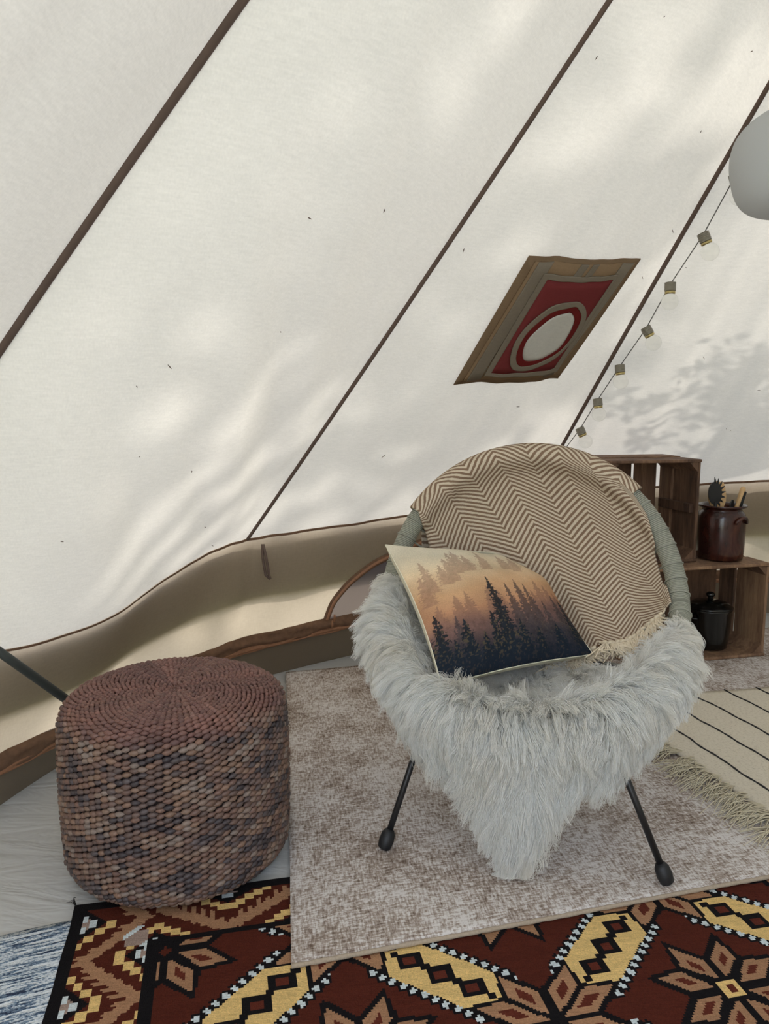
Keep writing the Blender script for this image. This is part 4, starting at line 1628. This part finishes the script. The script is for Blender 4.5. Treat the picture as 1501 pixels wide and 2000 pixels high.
top_c = np.array([[CWD * math.cos(a), QB * math.sin(a)] for a in np.linspace(aL, aR, nuT)])
lft = curve([top_c[0], (-.258, .125), (-.18, 0.0), (-.09, -.125)], nvT)
rgt = curve([top_c[-1], (.266, .206), (.292, .111), (.310, .03), (.316, -.012)], nvT)
bot = curve([lft[-1], (.02, -.105), (.151, -.073), (.245, -.047), rgt[-1]], nuT)
uu, vv = np.linspace(0, 1, nuT)[:, None, None], np.linspace(0, 1, nvT)[None, :, None]
PQc = (top_c[:, None] * (1 - vv) + bot[:, None] * vv + lft[None] * (1 - uu) + rgt[None] * uu
       - (top_c[0] * (1 - uu) * (1 - vv) + top_c[-1] * uu * (1 - vv) + bot[0] * (1 - uu) * vv + bot[-1] * uu * vv))
uu, vv = uu[..., 0], vv[..., 0]
fold = .006 * np.sin(uu * 17 + vv * 3.5) * (.3 + vv) + .005 * (fbm(uu * 5 + vv, vv * 4, 5, 3) - .5) * 2
fold = fold + .010 * np.exp(-((uu - .40 - .22 * vv) / .035) ** 2) * np.clip(vv * 2, 0, 1)
offs = .014 + fold * np.clip(vv * 6, 0, 1) + np.maximum(0, TR_ + .004 - .014) * np.exp(-vv / .05)
Pfr = shell(PQc[..., 0], PQc[..., 1], offs)
thq = np.interp(PQc[..., 1], _Q, _th)
Nfr = -np.sin(thq)[..., None] * BK + np.cos(thq)[..., None] * UPV
need = TR_ + .006
for _ in range(14):                                          # lift the cloth clear of the hoop
    dd = np.linalg.norm(Pfr[:, :, None] - RC[None, None, ::2], axis=-1).min(-1)
    Pfr = Pfr + Nfr * (np.clip(need - dd, 0, .006))[..., None]
for _ in range(3):
    Pfr[:, 1:-1] = (Pfr[:, :-2] + 2 * Pfr[:, 1:-1] + Pfr[:, 2:]) / 4
Pfr[:, 0] = shell(PQc[:, 0, 0], PQc[:, 0, 1], need)
# over the hoop and down behind
bk = []
for i in range(nuT):
    a = aL + (aR - aL) * i / (nuT - 1)
    c = rim(a)
    t_ = rim(a + .01) - rim(a - .01)
    t_ /= np.linalg.norm(t_)
    st_ = Pfr[i, 0] - c
    st_ -= t_ * (st_ @ t_)
    r_ = TR_ + .006
    e1_ = st_ / np.linalg.norm(st_)
    e2_ = np.cross(t_, e1_)
    outw = c - CC
    if e2_ @ outw < 0:
        e2_ = -e2_
    row = []
    for q in np.linspace(0, PI * .95, 12)[1:]:
        row.append(c + r_ * (e1_ * math.cos(q) + e2_ * math.sin(q)))
    last = row[-1]
    for q in np.linspace(0, 1, nback - 11 + 1)[1:]:
        row.append(last - UPV * .16 * q + BK * (.012 * q) - (c - CC) * .03 * q)
    # also from the front grid to the hoop top
    bk.append(row[::-1])
bk = np.array(bk)
r0_ = TR_ + .005
Pall = np.concatenate([bk, Pfr], 1)
width_m = .46
du_ = np.linspace(0, width_m, nuT)
seg = np.linalg.norm(np.diff(Pall[nuT // 2], axis=0), axis=1)
vl = np.r_[0, np.cumsum(seg)]
Uv = np.stack(np.meshgrid(du_, vl, indexing='ij'), -1)
cloth = sheet('cloth', Pall, .003, M['throw'], throw, uv=Uv)
# knotted tassels along the lower edge
nT = 26
for i in range(nT):
    f = .30 + .70 * (i + .3) / nT
    k = min(nuT - 2, int(f * (nuT - 1)))
    p0 = Pfr[k, -1]
    dn = Pfr[k, -1] - Pfr[k, -3]
    dn /= np.linalg.norm(dn)
    tn = Pfr[min(k + 1, nuT - 1), -1] - Pfr[k - 1, -1]
    tn /= np.linalg.norm(tn)
    nn_ = np.cross(tn, dn)
    if nn_ @ (np.array([0, 0, CAMZ]) - p0) < 0:
        nn_ = -nn_
    sk = rng.normal() * .5
    kn = p0 + dn * .013 + nn_ * .014
    paths, rad = [], []
    for s in range(5):
        o_ = tn * rng.normal() * .003
        paths.append([p0 - dn * .004 + o_ + nn_ * .003, p0 + dn * .006 + o_ * .5 + nn_ * .007, kn])
        rad.append([.0022, .0024, .0030])
    # knot
    th_ = np.linspace(0, 2 * PI, 9)
    paths.append([kn + tn * .0042 * math.cos(x) + nn_ * .0042 * math.sin(x) + dn * .0012 * x * .5 for x in th_])
    rad.append([.0042] * 9)
    for s in range(12):
        sp = rng.normal() * .35 + sk * .4
        l_ = rng.uniform(.032, .050)
        paths.append([kn, kn + dn * l_ * .4 + tn * sp * l_ * .3 + nn_ * rng.uniform(.001, .009), kn + dn * l_ * .8 + tn * sp * l_ + nn_ * rng.uniform(.002, .012), kn + dn * l_ + tn * (sp * l_ * 1.4 + rng.normal() * .002) + nn_ * rng.uniform(-.004, .006)])
        rad.append([.0021, .0023, .0021, .0014])
    V, F = strands_geo(paths, rad, 5)
    mesh('tassel', V, F, M['cotton'], throw)

# ================================================================== CUSHION
sc_ = 1.025
cn = [np.array([0, 0, CAMZ]) + (np.array(p) - [0, 0, CAMZ]) * sc_ for p in ((.0018, 1.740, .604), (.375, 1.885, .560), (.462, 1.640, .376), (.1117, 1.440, .379))]
TLc, TRc, BRc, BLc = cn
nP = 240
U, Vv = np.meshgrid(np.linspace(0, 1, nP), np.linspace(0, 1, nP), indexing='ij')


CUSH_N = az_


def cush(U, Vv):
    P = (TLc * (1 - U[..., None]) + TRc * U[..., None]) * (1 - Vv[..., None]) + (BLc * (1 - U[..., None]) + BRc * U[..., None]) * Vv[..., None]
    cxy = (U - .5)[..., None] * (TRc - TLc + BRc - BLc) / 2 * 0
    # sides pull in between the corners
    w1 = .016 * np.sin(PI * Vv) * (2 * U - 1)
    w2 = .016 * np.sin(PI * U) * (2 * Vv - 1)
    ex = (TRc - TLc) / np.linalg.norm(TRc - TLc)
    ey = (BLc - TLc) / np.linalg.norm(BLc - TLc)
    wc = np.exp(-((1 - U) ** 2 + Vv ** 2) / .17 ** 2)[..., None]     # the slumped corner against the chair back
    P = P + (-.045 * CUSH_N - .045 * ex + .030 * ey) * wc
    return P - ex * w1[..., None] * (1 - .0) - ey * w2[..., None] * .6


cnrm = np.cross(TRc - TLc, BLc - TLc)
cnrm /= np.linalg.norm(cnrm)
if cnrm @ (np.array([0, 0, CAMZ]) - TLc) < 0:
    cnrm = -cnrm
eU, eV = 1 - np.abs(2 * U - 1) ** 2.4, 1 - np.abs(2 * Vv - 1) ** 2.4
hf = .050 * (np.clip(eU, 0, 1) * np.clip(eV, 0, 1)) ** .62
hf = hf - .016 * np.exp(-(((U - .95) / .16) ** 2 + ((Vv - .06) / .16) ** 2)) - .010 * np.exp(-((U - .62 - .2 * Vv) / .10) ** 2) * np.exp(-(Vv / .35) ** 2)
hf = hf + .0035 * np.sin(U * 19 + Vv * 4) * np.exp(-((1 - Vv) / .25) ** 2) * np.sqrt(np.clip(eU, 0, 1)) + .004 * (fbm(U * 4, Vv * 4, 12, 3) - .5) * np.clip(eU * eV, 0, 1) * 2
Pf = cush(U, Vv) + cnrm * hf[..., None]
# the printed scene: misty hillside of firs
X, Yp = U, 1 - Vv                                            # Yp up
sky_t = Yp + .10 * (fbm(X * 3, Yp * 3, 21, 4) - .5) * 2 - .05 * X
stops = [(-.1, (24, 34, 44)), (.12, (52, 54, 62)), (.30, (120, 92, 84)), (.42, (190, 140, 106)), (.55, (212, 168, 126)), (.72, (226, 202, 166)), (.88, (224, 212, 186)), (1.1, (224, 216, 198))]
img2 = np.stack([np.interp(sky_t, [s for s, _ in stops], [lin(*c)[k] for _, c in stops]) for k in range(3)], -1)
mist = fbm(X * 5 + 3, Yp * 7, 31, 4)
img2 = img2 * (1 + .45 * (mist - .5))[..., None]


def firs(lst, colr, alpha, rag, seed, glow=0):
    global img2
    msk = np.zeros_like(X)
    for (x0, base, h, w) in lst:
        yy = (base + h - Yp) / h                              # 0 at the tip, 1 at the base
        prof_ = w * np.clip(yy, 0, 1) ** .8 * (.62 + .38 * ((yy * 13 + 2 * np.sign(X - x0) * .15) % 1.0))
        edge_ = prof_ + rag * (noise2(X * 120, Yp * 120, seed) - .5) * np.clip(yy * 4, 0, 1)
        m_ = (yy > 0) & (np.abs(X - x0) < np.maximum(edge_, .004)) & (Yp > base - .05)
        msk = np.maximum(msk, m_ * np.clip(1.15 - .25 * yy, 0, 1))
    tex = .55 + .9 * fbm(X * 60, Yp * 60, seed + 5, 2)
    cl_ = np.array(lin(*colr))[None, None] * tex[..., None]
    if glow:
        g_ = (noise2(X * 110, Yp * 110, seed + 9) > .72) * glow * np.clip(1.2 - Yp * 2.2, .2, 1)
        cl_ = cl_ + np.array(lin(176, 146, 84))[None, None] * g_[..., None] * .35
    a_ = (msk * alpha)[..., None]
    img2 = img2 * (1 - a_) + cl_ * a_


rp_ = np.random.default_rng(5)
firs([(.10, .60, .20, .05), (.06, .52, .17, .05), (.30, .72, .17, .05), (.34, .74, .17, .05), (.39, .74, .12, .05), (.25, .66, .16, .05), (.50, .74, .18, .045), (.66, .76, .14, .05), (.73, .74, .13, .05), (.20, .64, .12, .05)], (150, 112, 96), .55, .03, 41)
firs([(.20, .30, .20, .07), (.27, .28, .24, .07), (.42, .30, .24, .08), (.48, .28, .22, .08), (.80, .32, .28, .07), (.86, .28, .28, .07), (.92, .26, .24, .06), (.74, .26, .24, .06), (.08, .28, .18, .06)], (120, 90, 82), .5, .03, 42)
firs([(.56, .10, .46, .07), (.64, .08, .52, .075), (.70, .08, .48, .07), (.78, .06, .34, .06), (.88, .04, .42, .07), (.16, .06, .30, .06)], (70, 62, 64), .8, .03, 43, .3)
firs([(.45, .0, .62, .09), (.38, -.05, .40, .08), (.05, -.05, .46, .085), (-.02, -.05, .36, .08), (.20, -.05, .38, .085), (.30, -.06, .28, .09), (.94, -.02, .46, .07), (.99, -.05, .36, .07), (.55, -.06, .32, .09), (.66, -.06, .26, .09), (.80, -.05, .27, .08), (.12, -.06, .28, .08)], (27, 36, 44), .95, .05, 44, .8)
dk = np.clip((.24 - Yp - .10 * (fbm(X * 9, Yp * 9, 51, 3) - .5)) / .20, 0, 1)[..., None]
img2 = img2 * (1 - dk * .8) + np.array(lin(24, 34, 48))[None, None] * dk * .8
cushion = empty('cushion', tuple((BLc + BRc) / 2), 'square cushion printed with misty fir forest, leaning in the chair', 'cushion')
M['print'] = attr_mat('printed_linen', .85, 500, .2, .2, dist=.001)
M['linen'] = simple('cream_linen', lin(226, 220, 196), .9, var=.05, vscale=300)
mesh('printed_front', Pf, gridfaces(nP, nP)[:, ::-1] if np.cross(Pf[1, 0] - Pf[0, 0], Pf[0, 1] - Pf[0, 0]) @ cnrm < 0 else gridfaces(nP, nP), M['print'], cushion, col=np.clip(img2, 0, 1).reshape(-1, 3))
nB = 60
U, Vv = np.meshgrid(np.linspace(0, 1, nB), np.linspace(0, 1, nB), indexing='ij')
eU, eV = 1 - np.abs(2 * U - 1) ** 14, 1 - np.abs(2 * Vv - 1) ** 14
ramp_ = np.clip(eU, 0, 1) * np.clip(eV, 0, 1)
cornf = np.clip(np.sin(PI * np.clip(U, 0, 1)) ** .5 + 0, 0, 1) * np.clip(np.sin(PI * Vv) ** .5, 0, 1)
th_b = .062 * ramp_ ** .45 * (.35 + .65 * cornf)
Pb = cush(U, Vv)
ctr_ = (TLc + TRc + BRc + BLc) / 4
Pb = ctr_ + (Pb - ctr_) * 1.004 - cnrm * th_b[..., None]
grid('linen_back', Pb, M['linen'], cushion)
ed = np.concatenate([cush(*[np.array(v) for v in zip(*[(x, 0) for x in np.linspace(0, 1, 30)])]), cush(*[np.array(v) for v in zip(*[(1, x) for x in np.linspace(0, 1, 30)[1:]])]), cush(*[np.array(v) for v in zip(*[(x, 1) for x in np.linspace(1, 0, 30)[1:]])]), cush(*[np.array(v) for v in zip(*[(0, x) for x in np.linspace(1, 0, 30)[1:]])])])
tube('seam_edge', ed, .0013, M['linen'], cushion, k=6)

# ================================================================== STRING LIGHTS
t = NT('bulb_glass')
t.b.inputs['Base Color'].default_value = (.95, .95, .93, 1)
t.b.inputs['Roughness'].default_value = .03
t.b.inputs['Transmission Weight'].default_value = 1.0
t.b.inputs['IOR'].default_value = 1.08
M['glass'] = t.m
BUL = [(0.055, 0.4165), (0.0625, 0.3652), (0.0475, 0.315), (0.0525, 0.2648), (0.0375, 0.2158), (0.0275, 0.168), (0.0225, 0.1237)]
IN2 = inward(2) * .70 + np.array([0, 0, -.71])
bp = [roof(2, np.array(u), np.array(tt)) + IN2 * .022 for u, tt in BUL]
sl_o = empty('string_lights', tuple(bp[-1]), 'string of clear globe bulbs hanging beside the right roof seam', 'string lights')
wp = [roof(2, np.array(.045), np.array(.60)) + IN2 * .02, roof(2, np.array(.05), np.array(.50)) + IN2 * .02] + bp + [roof(2, np.array(.012), np.array(.085)) + IN2 * .012, roof(2, np.array(.01), np.array(.02)) + IN2 * .012]
tube('wire', wp, .0016, M['wire'], sl_o, k=5)
hd = [(.35, -.10), (.55, -.1), (0, 0), (.7, -.1), (.12, -.1), (.15, 0), (.6, -.1)]
for p, (hx, hy) in zip(bp, hd):
    ax = np.array([hx * .8, -.05, -1.0])
    ax /= np.linalg.norm(ax)
    qs = np.linspace(0, .034, 13)
    rs = .0160 + .0008 * np.sin(np.arange(13) * 2.1)
    rs[0] *= .75
    qs = np.linspace(0, .026, 19)
    rs = .0160 + .0009 * np.where(np.arange(19) % 3 == 0, -1, .4)
    rs[0] *= .75
    so = tube('socket', [p + ax * (q - .006) for q in qs], rs, M['socket'], sl_o, k=20)
    tube('brass_ring', [p + ax * q for q in (.0195, .021, .027, .0285)], [.0120, .0150, .0150, .0125], M['brass'], so, k=20)
    cb = p + ax * .050
    a_ = np.linspace(0.02, PI - .02, 16)
    b_ = np.linspace(0, 2 * PI, 24, endpoint=False)
    e1_ = np.cross(ax, [0, 1, 0])
    e1_ /= np.linalg.norm(e1_)
    e2_ = np.cross(ax, e1_)
    R_ = .0245
    G = cb + R_ * (np.cos(a_)[:, None, None] * ax + np.sin(a_)[:, None, None] * (np.cos(b_)[None, :, None] * e1_ + np.sin(b_)[None, :, None] * e2_))
    grid('glass_globe', G, M['glass'], so, False, True)

# ---- white hanging lantern at the right edge
LP = np.array([.785, 1.55, 1.285])
t = NT('white_lantern_cloth')
t.n.remove(t.b)
d_ = t.new('ShaderNodeBsdfDiffuse', Color=(*lin(200, 201, 200), 1))
tr_ = t.new('ShaderNodeBsdfTranslucent', Color=(*lin(226, 226, 226), 1))
x1 = t.new('ShaderNodeMixShader', Fac=.35)
t.link(d_.outputs[0], x1.inputs[1])
t.link(tr_.outputs[0], x1.inputs[2])
t.link(x1.outputs[0], t.out.inputs['Surface'])
lan = empty('hanging_lantern', tuple(LP), 'white rounded cloth lantern hanging at the right edge', 'lantern')
ctl = np.array([(.001, .0), (.040, .001), (.072, .007), (.096, .024), (.110, .058), (.117, .100), (.114, .135), (.098, .165), (.064, .190), (.028, .204), (.012, .212)])
dd_ = np.arange(len(ctl))
qq = np.linspace(0, len(ctl) - 1, 60)
pl = np.c_[np.interp(qq, dd_, ctl[:, 0]), np.interp(qq, dd_, ctl[:, 1])]
for _ in range(12):
    pl[1:-1] = (pl[:-2] + 2 * pl[1:-1] + pl[2:]) / 4
lathe('shade', pl, LP, t.m, lan, 48)
tube('cord', [LP + [0, 0, .20], LP + [0, 0, .40], LP + [.004, 0, .66]], .002, M['wire'], lan, k=6)

# ---- grey metal rod slanting down behind the pouf
d = (rod_b - rod_m) / np.linalg.norm(rod_b - rod_m)
rod = empty('metal_rod', tuple(rod_b), 'dark grey metal rod slanting down behind the woven pouf', 'rod')
tube('rod', [rod_m - d * .13, rod_m, rod_b - d * .02], .0095, M['grey_metal'], rod, k=10)
tube('end_cap', [rod_b - d * .022, rod_b - d * .004, rod_b], [.0110, .0115, .0100], M['rubber'], rod, k=10)
